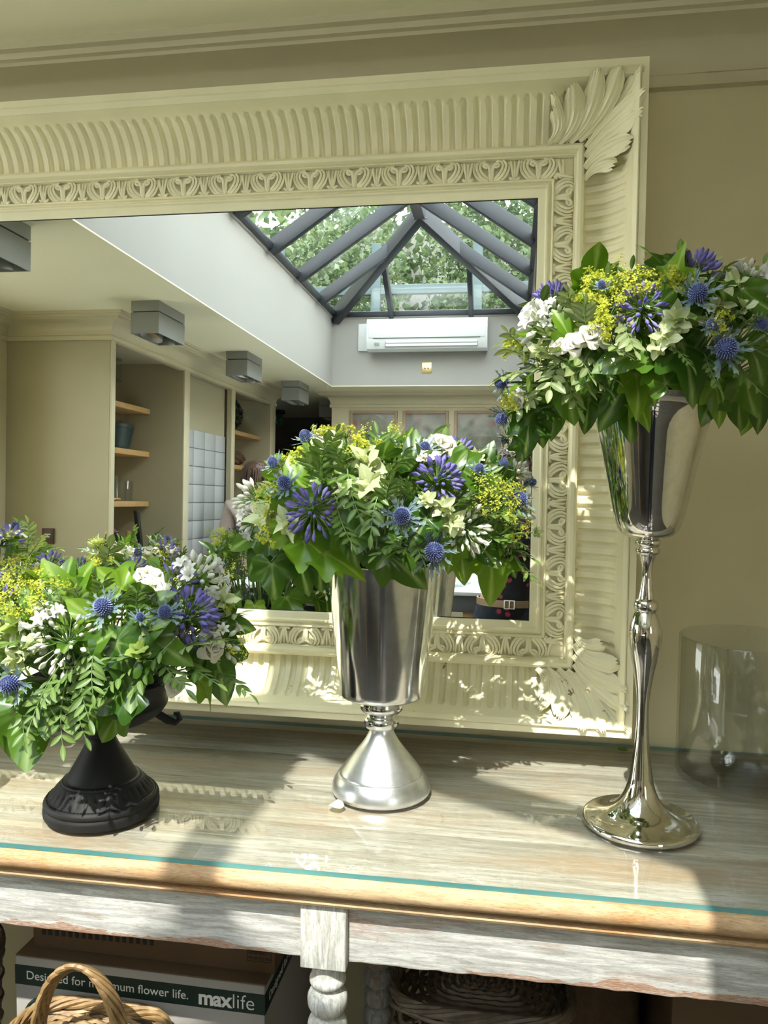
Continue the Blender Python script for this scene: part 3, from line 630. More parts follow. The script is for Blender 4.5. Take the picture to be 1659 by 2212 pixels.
    if belt:
        zb = .905 * s; bl = MB(); rows = []
        for i in range(40):
            a = 2 * pi * i / 40; rows.append([V((.152 * s * cos(a), .143 * s * sin(a), zb + h)) for h in (-.016, .016)] + [V((.146 * s * cos(a), .137 * s * sin(a), zb + h)) for h in (.016, -.016)])
        rows.append(rows[0]); bl.grid(rows); be_ = bl.obj('belt', flat('tan_belt_leather', (.34, .24, .15), .5, .1, 12), root)
        bk = MB()
        for (x0, x1, z0, z1) in ((-.024, -.020, -.02, .02), (.020, .024, -.02, .02), (-.020, .020, .016, .02), (-.020, .020, -.02, -.016), (-.002, .002, -.016, .016)): bk.box(x0, x1, (.143 * s), (.151 * s), zb + z0, zb + z1)
        bk.obj('buckle', M['chrome'], be_, 0)
    return root
def shirt_floral():
    m, nt, p = base_mat('dark_floral_cloth', (.012, .014, .022), .8); vr = N(nt, 'TexVoronoi'); vr.inputs['Scale'].default_value = 26; tc_ = N(nt, 'TexCoord'); nt.links.new(tc_.outputs['Object'], vr.inputs['Vector'])
    n = noise(nt, 7, 3); f1 = ramp(nt, vr.outputs['Distance'], [(.30, (1, 1, 1)), (.36, (0, 0, 0))]); f2 = ramp(nt, n.outputs['Fac'], [(.42, (0, 0, 0)), (.46, (1, 1, 1))])
    mm = N(nt, 'Math', operation='MULTIPLY'); nt.links.new(f1.outputs[0], mm.inputs[0]); nt.links.new(f2.outputs[0], mm.inputs[1])
    nt.links.new(mixc(nt, mm.outputs[0], (.012, .014, .022), (.42, .05, .09)), p.inputs['Base Color']); return m
M['hair_grey'] = flat('greying_brown_hair', (.20, .15, .12), .45, .35, 30); M['hair_brown'] = flat('brown_hair', (.09, .05, .03), .45, .2, 30)
person((-.005, -2.10, 0), 0, 1.62, 'person with curly greying hair, dark floral shirt and tan belt, photographing', shirt_floral(), flat('dark_denim', (.02, .03, .05), .8, .15, 40), M['hair_grey'], (((-.24, .17, 1.10), (-.060, .30, 1.33)), ((.24, .17, 1.10), (.060, .30, 1.33))), True)
ph = empty('mobile_phone', (0.0, -1.735, 1.385)); th(ph, 'black mobile phone held up in both hands', 'phone')
MB().bbox(-.037, .037, -.004, .004, -.075, .075, .003).obj('phone_body', M['black_gloss'], ph, 30); MB().lathe([(.001, .0015), (.008, .0015), (.0085, 0)], 16, M=MX.Translation((.0, .004, .055)) @ MX.Rotation(-pi / 2, 4, 'X')).obj('camera_lens', M['lampdark'], ph, 30)
person((-1.80, -3.75, 0), R_(160), 1.64, 'person in a pale pink top with an arm raised by the cupboards', flat('pale_pink_cloth', (.62, .50, .46), .8, .06, 12), flat('grey_trousers', (.12, .12, .13), .8), M['hair_brown'], (((-.25, .16, 1.30), (-.16, .22, 1.48)), ((.21, .05, 1.05), (.20, .16, .92))), False, False)
# ================================================================ THE BIG MIRROR
LEAN = 0.02132
mir = empty('wall_mirror', (0, 0, 1.6)); mir.rotation_euler = (-LEAN, 0, 0)
th(mir, 'large leaning mirror in a cream fluted frame with carved acanthus corners', 'mirror')
OX0, OX1, OZ0, OZ1 = -2.05, .234, -.685, .592     # outer edge
GX0, GX1, GZ0, GZ1 = -1.85, .038, -.483, .376     # mirror glass
GD = .045
def fcorner(k, u):
    ox, oz = ((OX0, OZ0), (OX1, OZ0), (OX1, OZ1), (OX0, OZ1))[k]; gx, gz = ((GX0, GZ0), (GX1, GZ0), (GX1, GZ1), (GX0, GZ1))[k]
    return ox + (gx - ox) * u, oz + (gz - oz) * u
def fring(name, prof, m):
    b_ = MB(); rows = []
    for u, d in prof:
        rows.append([V((fcorner(k, u)[0], -d, fcorner(k, u)[1])) for k in range(4)])
    b_.grid(rows, closed=True); return b_.obj(name, m, mir, 28)
MB().add([(GX0 - .004, -GD, GZ0 - .004), (GX1 + .004, -GD, GZ0 - .004), (GX1 + .004, -GD, GZ1 + .004), (GX0 - .004, -GD, GZ1 + .004)], [(0, 1, 2, 3)]).obj('mirror_glass', M['mirror'], mir, 0)
fring('outer_moulding', [(0, .004), (0, .143), (.004, .146), (.066, .146), (.072, .1445), (.078, .150), (.090, .151), (.10, .147), (.118, .141), (.125, .140), (.127, .120)], M['frame'])
U0, U1 = .125, .545
def cove_d(t): return .045 + .093 * (1 - sqrt(max(0, 1 - (1 - t) ** 2)))
fring('bead_moulding', [(.538, .03), (.540, .060), (.548, .066), (.575, .071), (.605, .070), (.618, .064), (.622, .056), (.634, .056), (.640, .050), (.645, .048)], M['frame'])
fring('carved_band', [(.643, .046), (.70, .047), (.78, .047), (.833, .045)], M['frame'])
fring('inner_moulding', [(.829, .040), (.831, .052), (.845, .057), (.858, .056), (.866, .051), (.880, .052), (.895, .056), (.912, .056), (.922, .052), (.935, .051), (.985, .0485), (.996, .047), (.999, .0445)], M['frame'])
fring('mirror_edge_shadow_gap', [(.996, .0462), (1.005, .0455)], M['black'])
# fluted coves, each side with its own grooves
PIT, HW, FD = .0249, .0064, .0078
TS = [0, .035, .06, .075, .09, .105, .13, .18, .26, .36, .47, .58, .69, .79, .87, .91, .935, .955, .975, 1.0]
def cove(k0, k1, horiz):
    L = [];  b_ = MB()
    x_in = sorted((fcorner(k0, U0)[0 if horiz else 1], fcorner(k1, U0)[0 if horiz else 1]))
    n = int((x_in[1] - x_in[0]) / PIT); off = (x_in[1] - x_in[0] - n * PIT) / 2
    cols = [(x_in[0], 9.)]
    for i in range(n):
        c_ = x_in[0] + off + (i + .5) * PIT
        for dx in (-.0124, -HW - .0004, -HW * .92, -HW * .6, -HW * .2, HW * .2, HW * .6, HW * .92, HW + .0004): cols.append((c_ + dx, dx))
    cols.append((x_in[1], 9.)); rows = []
    wid = .09
    for t in TS:
        u = U0 + (U1 - U0) * t
        a0, a1 = fcorner(k0, u), fcorner(k1, u); lo, hi = sorted((a0[0], a1[0]) if horiz else (a0[1], a1[1]))
        fix = a0[1] if horiz else a0[0]
        # surface normal in (outward, depth): outward = away from the glass
        dd = (cove_d(min(1, t + .01)) - cove_d(max(0, t - .01))) / (.02 * wid) if 0 < t < 1 else 0
        nl = sqrt(1 + min(25, dd * dd)); n_out, n_d = (max(-5, dd)) / nl, 1 / nl
        r = []
        for x, dx in cols:
            e0, e1 = .075, .955; de = 0
            if t < e0 + .05: de = max(0, (e0 + .05 - t)) * .13
            if t > e1 - .04: de = max(0, (t - e1 + .04)) * .10
            q = sqrt(dx * dx + de * de) / HW
            g = FD * sqrt(max(0, 1 - q * q)) if q < 1 else 0
            xx = min(max(x, lo), hi)
            if xx != x: g = 0
            sgn = 1 if (k0 in (2, 3) and k1 in (2, 3)) or (k0 in (1, 2) and k1 in (1, 2)) else -1
            f2 = fix - sgn * g * n_out * .6; d = cove_d(t) - g * n_d
            r.append(V((xx, -d, f2)) if horiz else V((f2, -d, xx)))
        rows.append(r)
    b_.grid(rows); return b_
cove(3, 2, True).obj('fluted_cove', M['frame'], mir, 50); cove(0, 1, True).obj('fluted_cove', M['frame_worn'], mir, 50)
cove(1, 2, False).obj('fluted_cove', M['frame'], mir, 50); cove(0, 3, False).obj('fluted_cove', M['frame'], mir, 50)
# carved running ornament: (s along, v 0 = bead side .. 1 = glass side)
CW = .041; MP = .0945
def motif():
    b_ = MB()
    def T(pts, r, fl=.8):
        # smooth the control points
        ps = [V(p) for p in pts]; out = []
        for i in range(len(ps) - 1):
            p0, p1, p2, p3 = ps[max(i - 1, 0)], ps[i], ps[i + 1], ps[min(i + 2, len(ps) - 1)]
            for j in range(4):
                t = j / 4; out.append(.5 * ((2 * p1) + (p2 - p0) * t + (2 * p0 - 5 * p1 + 4 * p2 - p3) * t * t + (3 * p1 - p0 - 3 * p2 + p3) * t ** 3))
        out.append(ps[-1]); n = len(out)
        b_.tube([(p.x, -p.z * 1.7, p.y) for p in out], [(r[0] + (r[1] - r[0]) * (i / (n - 1))) * 1.12 * (1 if 0 < i < n - 1 else .6) for i in range(n)], 6, up=(0, -1, 0), flat=fl)
    v = lambda q: -(q - .5) * CW
    for sx in (-1, 1):
        T([(0, v(.98), .001), (sx * .0015, v(.75), .003), (sx * .0022, v(.5), .004), (sx * .006, v(.26), .004), (sx * .013, v(.16), .004), (sx * .016, v(.26), .004), (sx * .011, v(.36), .005), (sx * .006, v(.33), .004)], (.0042, .0022))
        T([(sx * .004, v(.9), .001), (sx * .012, v(.78), .003), (sx * .020, v(.55), .004), (sx * .023, v(.28), .004), (sx * .019, v(.08), .003), (sx * .010, v(.02), .002)], (.0032, .0020))
        T([(sx * .005, v(.98), .001), (sx * .016, v(.9), .003), (sx * .026, v(.62), .004), (sx * .030, v(.32), .004), (sx * .027, v(.1), .003), (sx * .021, v(.0), .002)], (.0038, .0018))
        T([(sx * .014, v(1.0), .001), (sx * .026, v(.86), .003), (sx * .034, v(.58), .004), (sx * .036, v(.3), .003), (sx * .033, v(.06), .002)], (.0034, .0014))
        T([(sx * .047, v(.95), .002), (sx * .043, v(.6), .004), (sx * .040, v(.3), .004), (sx * .0385, v(.04), .002)], (.0036, .0016))
        T([(sx * .0465, v(.98), .001), (sx * .040, v(.92), .003), (sx * .036, v(.84), .002)], (.004, .002))
        b_.ball((sx * .009, -.002, v(.97)), .0038, 6, 4); b_.ball((sx * .020, -.002, v(.72)), .0022, 5, 4)
    T([(.04725, v(.9), .003), (.04725, v(.5), .0045), (.04725, v(.1), .003)], (.0034, .0012)); b_.ball((0, -.003, v(.95)), .005, 7, 5, sc=(1, .7, .8))
    T([(0, v(.38), .003), (0, v(.25), .004), (0, v(.2), .003)], (.002, .0014))
    return b_.mesh('carved_leaf_scroll', M['frame'], 60)
MOT = motif()
um = .738
def mrow(k0, k1, ang, flip=1, vis=None):
    a = V(fcorner(k0, um)); b2 = V(fcorner(k1, um)); L = (b2 - a).length; n = int((L + .012) / MP); d = (b2 - a).normalized()
    for i in range(n):
        p = a + d * (L / 2 + (i - (n - 1) / 2) * MP)
        if vis and not vis(p): continue
        link('carved_leaf_scroll', MOT, mir, MX.Translation((p.x, -.0465, p.y)) @ MX.Rotation(ang, 4, 'Y'))
mrow(3, 2, 0, vis=lambda p: p.x > -1.35); mrow(0, 1, pi, vis=lambda p: p.x > -1.2); mrow(1, 2, pi / 2)
# acanthus corners
def lobe(b_, mp, base, ctl, tip, w0, w1, h0, h1, fing=4, curl=.012, ridge=.0016):
    n, c_ = 14, 13; rows = []
    base, ctl, tip = V(base), V(ctl), V(tip)
    for i in range(n + 1):
        t = i / n; p = base * (1 - t) ** 2 + ctl * 2 * t * (1 - t) + tip * t * t
        dv = ((ctl - base) * 2 * (1 - t) + (tip - ctl) * 2 * t).normalized(); nv = V((-dv.y, dv.x))
        w = (w0 + (w1 - w0) * sin(min(1, t * 1.15) * pi / 2) ** 1.5) * (1 if t < .85 else sqrt(max(.02, 1 - ((t - .85) / .17) ** 2)))
        r = []
        for j in range(c_):
            s_ = j / (c_ - 1) * 2 - 1
            sc = 1 + (.22 * abs(sin(s_ * fing * pi / 2 + .4)) - .1) * max(0, t - .55) * 2
            q = p + nv * w * s_ + dv * (.010 * (abs(cos(s_ * fing * pi / 2)) - .6) * max(0, t - .7) / .3)
            h = h0 + (h1 - h0) * t + ridge * cos(s_ * pi * 4.0) * (.5 + t) + .006 * (1 - s_ * s_) * t
            h += curl * max(0, t - .72) / .28 * (1 - .5 * abs(s_)) - .004 * abs(s_) * t
            r.append(mp(q.x, q.y, h))
        rows.append(r)
    b_.grid(rows)
def acanthus(k, worn):
    x0, z0 = fcorner(k, U1); sx = 1 if k in (1, 2) else -1; sz = 1 if k in (2, 3) else -1
    for swap in (0, 1):
        def mp(p, q, h):
            t = 1 - min(1, max(0, q / .088)); d = cove_d(t) * .55 + .035 + h
            return V((x0 - sx * p, -d, z0 + sz * q)) if not swap else V((x0 + sx * q, -d, z0 - sz * p))
        b_ = MB()
        lobe(b_, mp, (-.004, .004), (-.05, .05), (-.092, .094), .004, .011, .012, .030, 3, .004)
        lobe(b_, mp, (.012, .002), (-.034, .040), (-.052, .094), .006, .017, .010, .036, 4, .010)
        lobe(b_, mp, (.030, .001), (-.012, .036), (-.014, .092), .007, .019, .008, .036, 5, .014)
        lobe(b_, mp, (.052, .001), (.012, .030), (.030, .078), .007, .020, .008, .034, 5, .016)
        lobe(b_, mp, (.072, .001), (.040, .022), (.060, .052), .005, .015, .006, .024, 4, .012)
        if swap == 0: lobe(b_, mp, (.06, .002), (.03, .03), (.066, .070), .004, .012, .010, .030, 3, .016)
        b_.obj('acanthus_leaf', M['frame_worn'] if worn else M['frame'], mir, 70)
acanthus(2, False); acanthus(1, True)
# ================================================================ TABLE
TZ = .85
tab = empty('side_table', (0, -.31, 0)); tab.rotation_euler.z = R_(.6)
th(tab, 'long whitewashed side table with worn orange edge and turned leg under the mirror', 'table')
tx0, tx1 = -1.95, 1.05; yf = -.306
pl = [(-.300, -.150), (-.149, .005), (.006, .150), (.151, .292)]
for y0, y1 in pl: MB().bbox(tx0, tx1, y0, y1, .812, .8425, .0012).obj('plank', M['table_top'], tab, 30)
ns = MB(); prof = [(-.300, .8425)] + [(-.304 - .0145 * sin(a), .8275 + .015 * cos(a)) for a in [i * pi / 10 for i in range(11)]] + [(-.304, .8125), (-.299, .811), (-.298, .807), (-.304, .805), (-.306, .801), (-.304, .797), (-.280, .797), (-.280, .8425)]
for x in (0,): ns.grid([[V((xx, y, z)) for y, z in prof] for xx in [tx0 + (tx1 - tx0) * i / 60 for i in range(61)]])
ns.obj('nosing', M['nosing'], tab, 35)
LX = (-1.80, -.2625, .90)
for x0, x1 in ((LX[0] + .034, LX[1] - .0345), (LX[1] + .0345, LX[2] - .034)):
    b_ = MB(); n = 60; rows = []
    g = random.Random(3)
    for i in range(n + 1):
        x = x0 + (x1 - x0) * i / n; j = g.uniform(-.0015, .0012)
        rows.append([V((x, -.2805, .797)), V((x, -.2805, .706 + j)), V((x, -.279, .703 + j)), V((x, -.258, .703)), V((x, -.258, .797))])
    b_.grid(rows).obj('apron', M['apron'], tab, 35)
MB().bbox(tx0 + .1, tx1 - .1, .262, .284, .70, .8115, .002).obj('apron', M['apron'], tab, 30)
legp = [(.0, .697), (.0205, .697), (.0240, .6955), (.0245, .6935), (.0225, .690), (.0205, .687), (.0200, .686), (.0228, .684), (.0232, .676), (.0236, .671), (.0262, .668), (.0277, .664), (.0274, .660), (.0250, .6565), (.0205, .6545), (.0190, .652), (.0205, .650), (.0262, .646), (.0300, .638), (.0306, .632), (.0296, .624), (.0258, .616), (.0200, .611), (.0185, .609)]
zz = .609
while zz > .12:
    legp += [(.0185, zz)] + [(.019 + .0115 * sin(a), zz - .021 + .019 * cos(a)) for a in [.4 + i * .39 for i in range(7)]]; zz -= .042
legp += [(.02, zz), (.026, zz - .02), (.028, .05), (.024, .012), (.018, .0), (0, 0)]
for k, x in enumerate(LX):
    for y in (-.262, .238):
        b_ = MB(); fy = -.0345
        b_.bbox(x - .034, x + .034, y + fy, y + .034, .697, .811, .0016); lg = b_.obj('leg_block', M['leg'], tab, 30)
        MB().lathe(legp, 36, c=(x, y, 0)).obj('turned_leg', M['leg'], tab, 50)
# loose sheet of glass lying on the table
gt = MB(); gz0, gz1 = .8428, .8500
A_ = on_z(0, 1820.5, TZ); B_ = on_z(1659, 1965, TZ); sl_ = (B_.y - A_.y) / (B_.x - A_.x)
ye = lambda x: A_.y + (x - A_.x) * sl_ * .8 + .001
gx0, gx1 = -1.93, 1.03; gyb = .006
vs = [(gx0, ye(gx0), gz0), (gx1, ye(gx1), gz0), (gx1, gyb, gz0), (gx0, gyb, gz0), (gx0, ye(gx0), gz1), (gx1, ye(gx1), gz1), (gx1, gyb, gz1), (gx0, gyb, gz1)]
gt.add(vs, [(4, 5, 6, 7)], 0); gt.add(vs, [(0, 1, 5, 4), (1, 2, 6, 5), (2, 3, 7, 6), (3, 0, 4, 7)], 1)
th(gt.obj('glass_tabletop', [M['glass_top'], M['teal']], None, 0), 'sheet of clear glass with green edge lying on the whitewashed table', 'glass sheet')

# ---------------- things under the table
M['card_white'] = flat('white_carton_board', (.34, .32, .30), .7, .03, 6)
M['card_brown'] = flat('brown_carton_board', (.12, .075, .04), .75, .05, 8)
M['ink_green'] = flat('dark_green_print', (.005, .020, .014), .6, .03)
M['ink_black'] = flat('black_print', (.015, .015, .015), .6)
M['ink_white'] = flat('white_print', (.75, .75, .72), .6)
def text(name, s_, size, M4, m, parent, bold=0.0, space=1.0):
    cu = bpy.data.curves.new(name, 'FONT'); cu.body = s_; cu.size = size; cu.extrude = .0002; cu.offset = bold; cu.space_character = space; cu.materials.append(m)
    t_ = bpy.data.objects.new('tmp_text', cu); COL.objects.link(t_); bpy.context.view_layer.update()
    me = bpy.data.meshes.new_from_object(t_.evaluated_get(bpy.context.evaluated_depsgraph_get())); bpy.data.objects.remove(t_); me.name = name
    return link(name, me, parent, M4)
FRONT = MX.Rotation(pi / 2, 4, 'X')
cx0, cx1, cy, cz = -.885, -.408, -.42, .526
c1 = empty('carton', ((cx0 + cx1) / 2, cy, .0)); th(c1, 'white carton with a dark green printed band behind the wicker basket', 'carton')
hx = (cx1 - cx0) / 2
MB().bbox(-hx, hx, 0, .36, 0.006, cz, .003).obj('body', M['card_white'], c1, 30)
MB().bbox(-hx - .001, hx + .001, .002, .36, cz - .001, cz + .002, .0008).obj('flap', M['card_brown'], c1, 30)
MB().box(-hx - .0004, hx + .0005, -.0006, .0, cz - .052, cz - .015).box(hx, hx + .0008, 0, .34, cz - .052, cz - .015).obj('printed_band', M['ink_green'], c1, 0)
text('lettering', 'Designed for maximum flower life.', .0225, MX.Translation((-hx + .022, -.0012, cz - .040)) @ FRONT, M['ink_white'], c1)
text('lettering', 'max', .037, MX.Translation((hx - .122, -.0012, cz - .045)) @ FRONT, M['ink_white'], c1, .0012, .95)
text('lettering', 'life', .037, MX.Translation((hx - .0605, -.0012, cz - .045)) @ FRONT, M['ink_white'], c1, -.0004)
text('lettering', 'Designed for maximum flower life.', .0225, MX.Translation((hx + .0012, .02, cz - .040)) @ MX.Rotation(pi / 2, 4, 'Z') @ FRONT, M['ink_white'], c1)
rg = MB(); rg.tube([(-hx + .06 + .042 * cos(a), -.0004, cz - .115 + .042 * sin(a)) for a in [i * 2 * pi / 28 for i in range(29)]], .0028, 4); rg.obj('printed_ring', M['ink_green'], c1)
ux0, ux1, uy = -.868, -.398, -.392; uz = cz + .0025
c2 = empty('carton', ((ux0 + ux1) / 2, uy, uz)); th(c2, 'brown carton with printed bar stripes, on top of the white carton', 'carton')
hx2 = (ux1 - ux0) / 2
MB().bbox(-hx2, hx2, 0, .33, 0, .165, .004).obj('body', M['card_brown'], c2, 30)
bb = MB()
for k in range(17):
    x = -hx2 + .019 + k * .0134; bb.box(x, x + .0078, -.0006, 0, .026 + .0002 * k, .12)
bb.obj('printed_bars', M['ink_black'], c2, 0)
lx, lz = hx2 - .052, .022
text('lettering', 'FSC\u00ae C121804', .0068, MX.Translation((lx + .003, -.0012, lz + .004)) @ FRONT, M['ink_black'], c2)
text('lettering', 'Packaging | Supporting\nresponsible forestry', .0038, MX.Translation((lx + .003, -.0012, lz + .018)) @ FRONT, M['ink_black'], c2)
lb = MB()
for (x0, x1, z0, z1) in ((0, .045, 0, .0006), (0, .045, .034, .0346), (0, .0006, 0, .0346), (.0444, .045, 0, .0346)): lb.box(lx + x0, lx + x1, -.0005, 0, lz + z0, lz + z1)
lb.obj('label_outline', M['ink_black'], c2, 0)

def wicker_mat(name, c0, c1):
    m, nt, p = base_mat(name, c0, .5); n = noise(nt, 40, 4, .6); r = ramp(nt, n.outputs['Fac'], [(.35, c0), (.65, c1)]); nt.links.new(r.outputs[0], p.inputs['Base Color']); return m
M['wicker'] = wicker_mat('honey_wicker', (.23, .135, .055), (.36, .235, .105)); M['wicker_grey'] = wicker_mat('grey_brown_wicker', (.07, .048, .032), (.13, .095, .06))
def basket(name, c, rx, ry, z0, z1, m, label, rows_, handle=None, sup=20, lid=False):
    root = empty(name, (c[0], c[1], z0)); th(root, label, 'basket'); H = z1 - z0; sq = 4 if ry != rx else 2
    def pt(a, k, h):
        ca, sa = cos(a), sin(a); s_ = (abs(ca) ** sq + abs(sa) ** sq) ** (-1 / sq); tap = .86 + .14 * h / H
        return V((rx * tap * k * ca * s_, ry * tap * k * sa * s_, h))
    st = MB()
    for i in range(sup): st.tube([pt(2 * pi * i / sup, 1, 0), pt(2 * pi * i / sup, 1, H)], .003, 5)
    st.obj('stake', m, root)
    wv = MB()
    for r in range(rows_):
        h = .01 + (H - .02) * r / (rows_ - 1)
        wv.tube([pt(2 * pi * i / (sup * 4), 1 + .035 * sin(i * pi / 4 + r * pi), h + .002 * sin(i * .7 + r)) for i in range(sup * 4 + 1)], .0042, 5)
    wv.obj('woven_side', m, root); rm = MB()
    for s_ in range(5):
        rm.tube([pt(2 * pi * i / 72, 1 + .028 * cos(i * .55 + s_ * 1.26), H + .006 + .0075 * sin(i * .55 + s_ * 1.26)) for i in range(73)], .0046, 6)
    rm.obj('twisted_rim', m, root)
    MB().lathe([(0, .002), (1, .002), (1, .006), (0, .006)], 28, M=MX.Diagonal((rx * .84, ry * .84, 1, 1))).obj('base', m, root)
    if lid:
        ld_ = MB()
        for r in range(11): ld_.tube([pt(2 * pi * i / 64, (.10 + .085 * r) * (1 + .02 * sin(i * pi / 2 + r * pi)), H + .006 - .020 * (r / 10) ** 2 + .002 * sin(i * pi / 2 + r * pi)) for i in range(65)], .0045, 5)
        for k in range(12): ld_.tube([pt(pi * k / 6, .05, H + .004), pt(pi * k / 6, .5, H), pt(pi * k / 6, .97, H - .016)], .003, 5)
        ld_.obj('woven_lid', m, root)
    if handle:
        hw, hh, a0 = handle; hd = MB()
        for s_ in range(6):
            hd.tube([V((hw * cos(t) * (1 + .06 * cos(4 * t + s_ * 1.05)), .012 * cos(5 * t + s_ * 1.05) - ry * a0, H - .04 + (hh + .04) * sin(t) ** .8 * (1 + .05 * sin(4 * t + s_ * 1.05)))) for t in [pi * i / 30 for i in range(31)]], .0046, 6)
        hd.obj('arched_handle', m, root)
    return root
basket('wicker_basket', (-.688, -.566, 0), .135, .128, .0015, .462, M['wicker'], 'honey wicker basket with an arched twisted handle before the white carton', 30, (.078, .143, -.22), 20, True)
basket('wicker_hamper', (-.035, -.355, 0), .150, .098, .0015, .535, M['wicker_grey'], 'dim grey-brown oblong wicker hamper under the table centre', 30, None, 26, True)
M['hessian'] = flat('brown_hessian', (.10, .065, .035), .9, .2, 60, bmp=.3)
hb = empty('hessian_bag', (.06, -.145, 0)); th(hb, 'brown hessian bag with a black loop handle behind the hamper', 'bag')
MB().bbox(-.2, .2, -.06, .10, .002, .60, .03).obj('bag_body', M['hessian'], hb, 60)
MB().tube([(-.055 + .055 * (1 - cos(t)), -.066, .37 + .085 * sin(t)) for t in [pi * i / 14 for i in range(15)]], .006, 6).obj('handle', M['black'], hb)
c3 = empty('carton', (.50, -.36, 0)); th(c3, 'dim brown carton standing under the far end of the table', 'carton')
MB().bbox(-.22, .25, 0, .30, 0.002, .56, .004).obj('body', M['card_brown'], c3, 30)
MB().bbox(-.22, .25, -.002, .004, .40, .404, .001).obj('flap_seam', M['card_brown'], c3, 0)
for nm, x in (('basket', -1.02),):
    basket('wicker_basket', (x - .04, -.42, 0), .12, .12, .0015, .50, M['wicker_grey'], 'dim wicker basket beside the white carton in the shadow', 24)
# ================================================================ VASES
def vase(name, x, y, parts, label, cat='vase', sr=1, sz=1):
    root = empty(name, (x, y, TZ + .0004)); th(root, label, cat)
    for nm, prof, m, n in parts: MB().lathe([(r * sr, z * sz) for r, z in prof], n).obj(nm, m, root, 35)
    return root
def rounded(pts, k=3):
    """smooth a lathe profile (Catmull-Rom)"""
    out = []; ps = [V((a, b)) for a, b in pts]
    for i in range(len(ps) - 1):
        p0, p1, p2, p3 = ps[max(i - 1, 0)], ps[i], ps[i + 1], ps[min(i + 2, len(ps) - 1)]
        for j in range(k):
            t = j / k; q = .5 * ((2 * p1) + (p2 - p0) * t + (2 * p0 - 5 * p1 + 4 * p2 - p3) * t * t + (3 * p1 - p0 - 3 * p2 + p3) * t ** 3); out.append((max(1e-4, q.x), q.y))
    out.append((max(1e-4, pts[-1][0]), pts[-1][1])); return out
GB = V((-.2235, -.322, 0)); TB = V((.217, -.372, 0)); UB = V((-.672, -.487, 0))
g_base = rounded([(.0835, 0), (.0860, .004), (.0855, .011), (.0815, .022), (.0745, .0325)]) + rounded([(.0725, .0335), (.0705, .0375), (.0600, .051), (.0450, .070), (.0310, .088), (.0225, .103), (.0195, .112)])
g_knop = rounded([(.0195, .112), (.027, .113), (.0305, .121), (.030, .129), (.0255, .1345), (.0268, .137), (.036, .145), (.0385, .152), (.0365, .161), (.034, .1665), (.0335, .170)])
g_bowl = [(.0335, .170), (.060, .1695)] + rounded([(.066, .1695), (.0705, .172), (.0730, .178), (.0755, .20), (.0815, .25), (.0868, .30), (.0915, .35), (.0955, .40), (.0962, .402), (.0945, .401)]) + [(.0915, .385), (.082, .28), (.070, .19), (0.001, .18)]
vase('goblet_vase', GB.x, GB.y, [('base', g_base, M['alu_dull'], 72), ('knop', g_knop, M['alu'], 60), ('bowl', g_bowl, M['alu'], 80)], 'silver goblet vase with tapered bucket bowl on a domed foot', sr=1.03, sz=1.02)
t_base = rounded([(.0985, 0), (.1000, .003), (.0995, .008), (.0965, .0115)]) + rounded([(.0955, .0118), (.078, .0145), (.058, .0215), (.042, .034), (.0305, .052), (.0235, .072), (.0205, .086)])
t_stem = rounded([(.0205, .086), (.0165, .115), (.0125, .150), (.0102, .195), (.0112, .235), (.0165, .275), (.0245, .315), (.0282, .345), (.0272, .365), (.0215, .385), (.0185, .392)]) + \
    rounded([(.0165, .3925), (.0198, .396), (.0212, .404), (.0195, .412), (.0150, .4165)]) + rounded([(.0140, .417), (.0110, .435), (.0090, .460), (.0105, .480), (.0150, .495), (.0155, .497)]) + \
    rounded([(.0155, .497), (.0200, .500), (.0208, .506), (.0185, .511), (.0200, .5135), (.0220, .518), (.0215, .523), (.0180, .5265)])
t_bowl = [(.018, .5265)] + rounded([(.022, .5272), (.034, .529), (.046, .536), (.0540, .549), (.0600, .570), (.0680, .610), (.0770, .655), (.0865, .700), (.0960, .740), (.1080, .765), (.1270, .778), (.1285, .7795), (.1270, .7805)]) + [(.107, .770), (.093, .742), (.07, .64), (.05, .56), (.001, .54)]
vase('trumpet_vase', TB.x, TB.y, [('base', t_base, M['silver'], 80), ('stem', t_stem, M['silver'], 48), ('bowl', t_bowl, M['silver'], 80)], 'tall silver trumpet vase with slender knopped stem and flared rim', sr=.925, sz=.893)
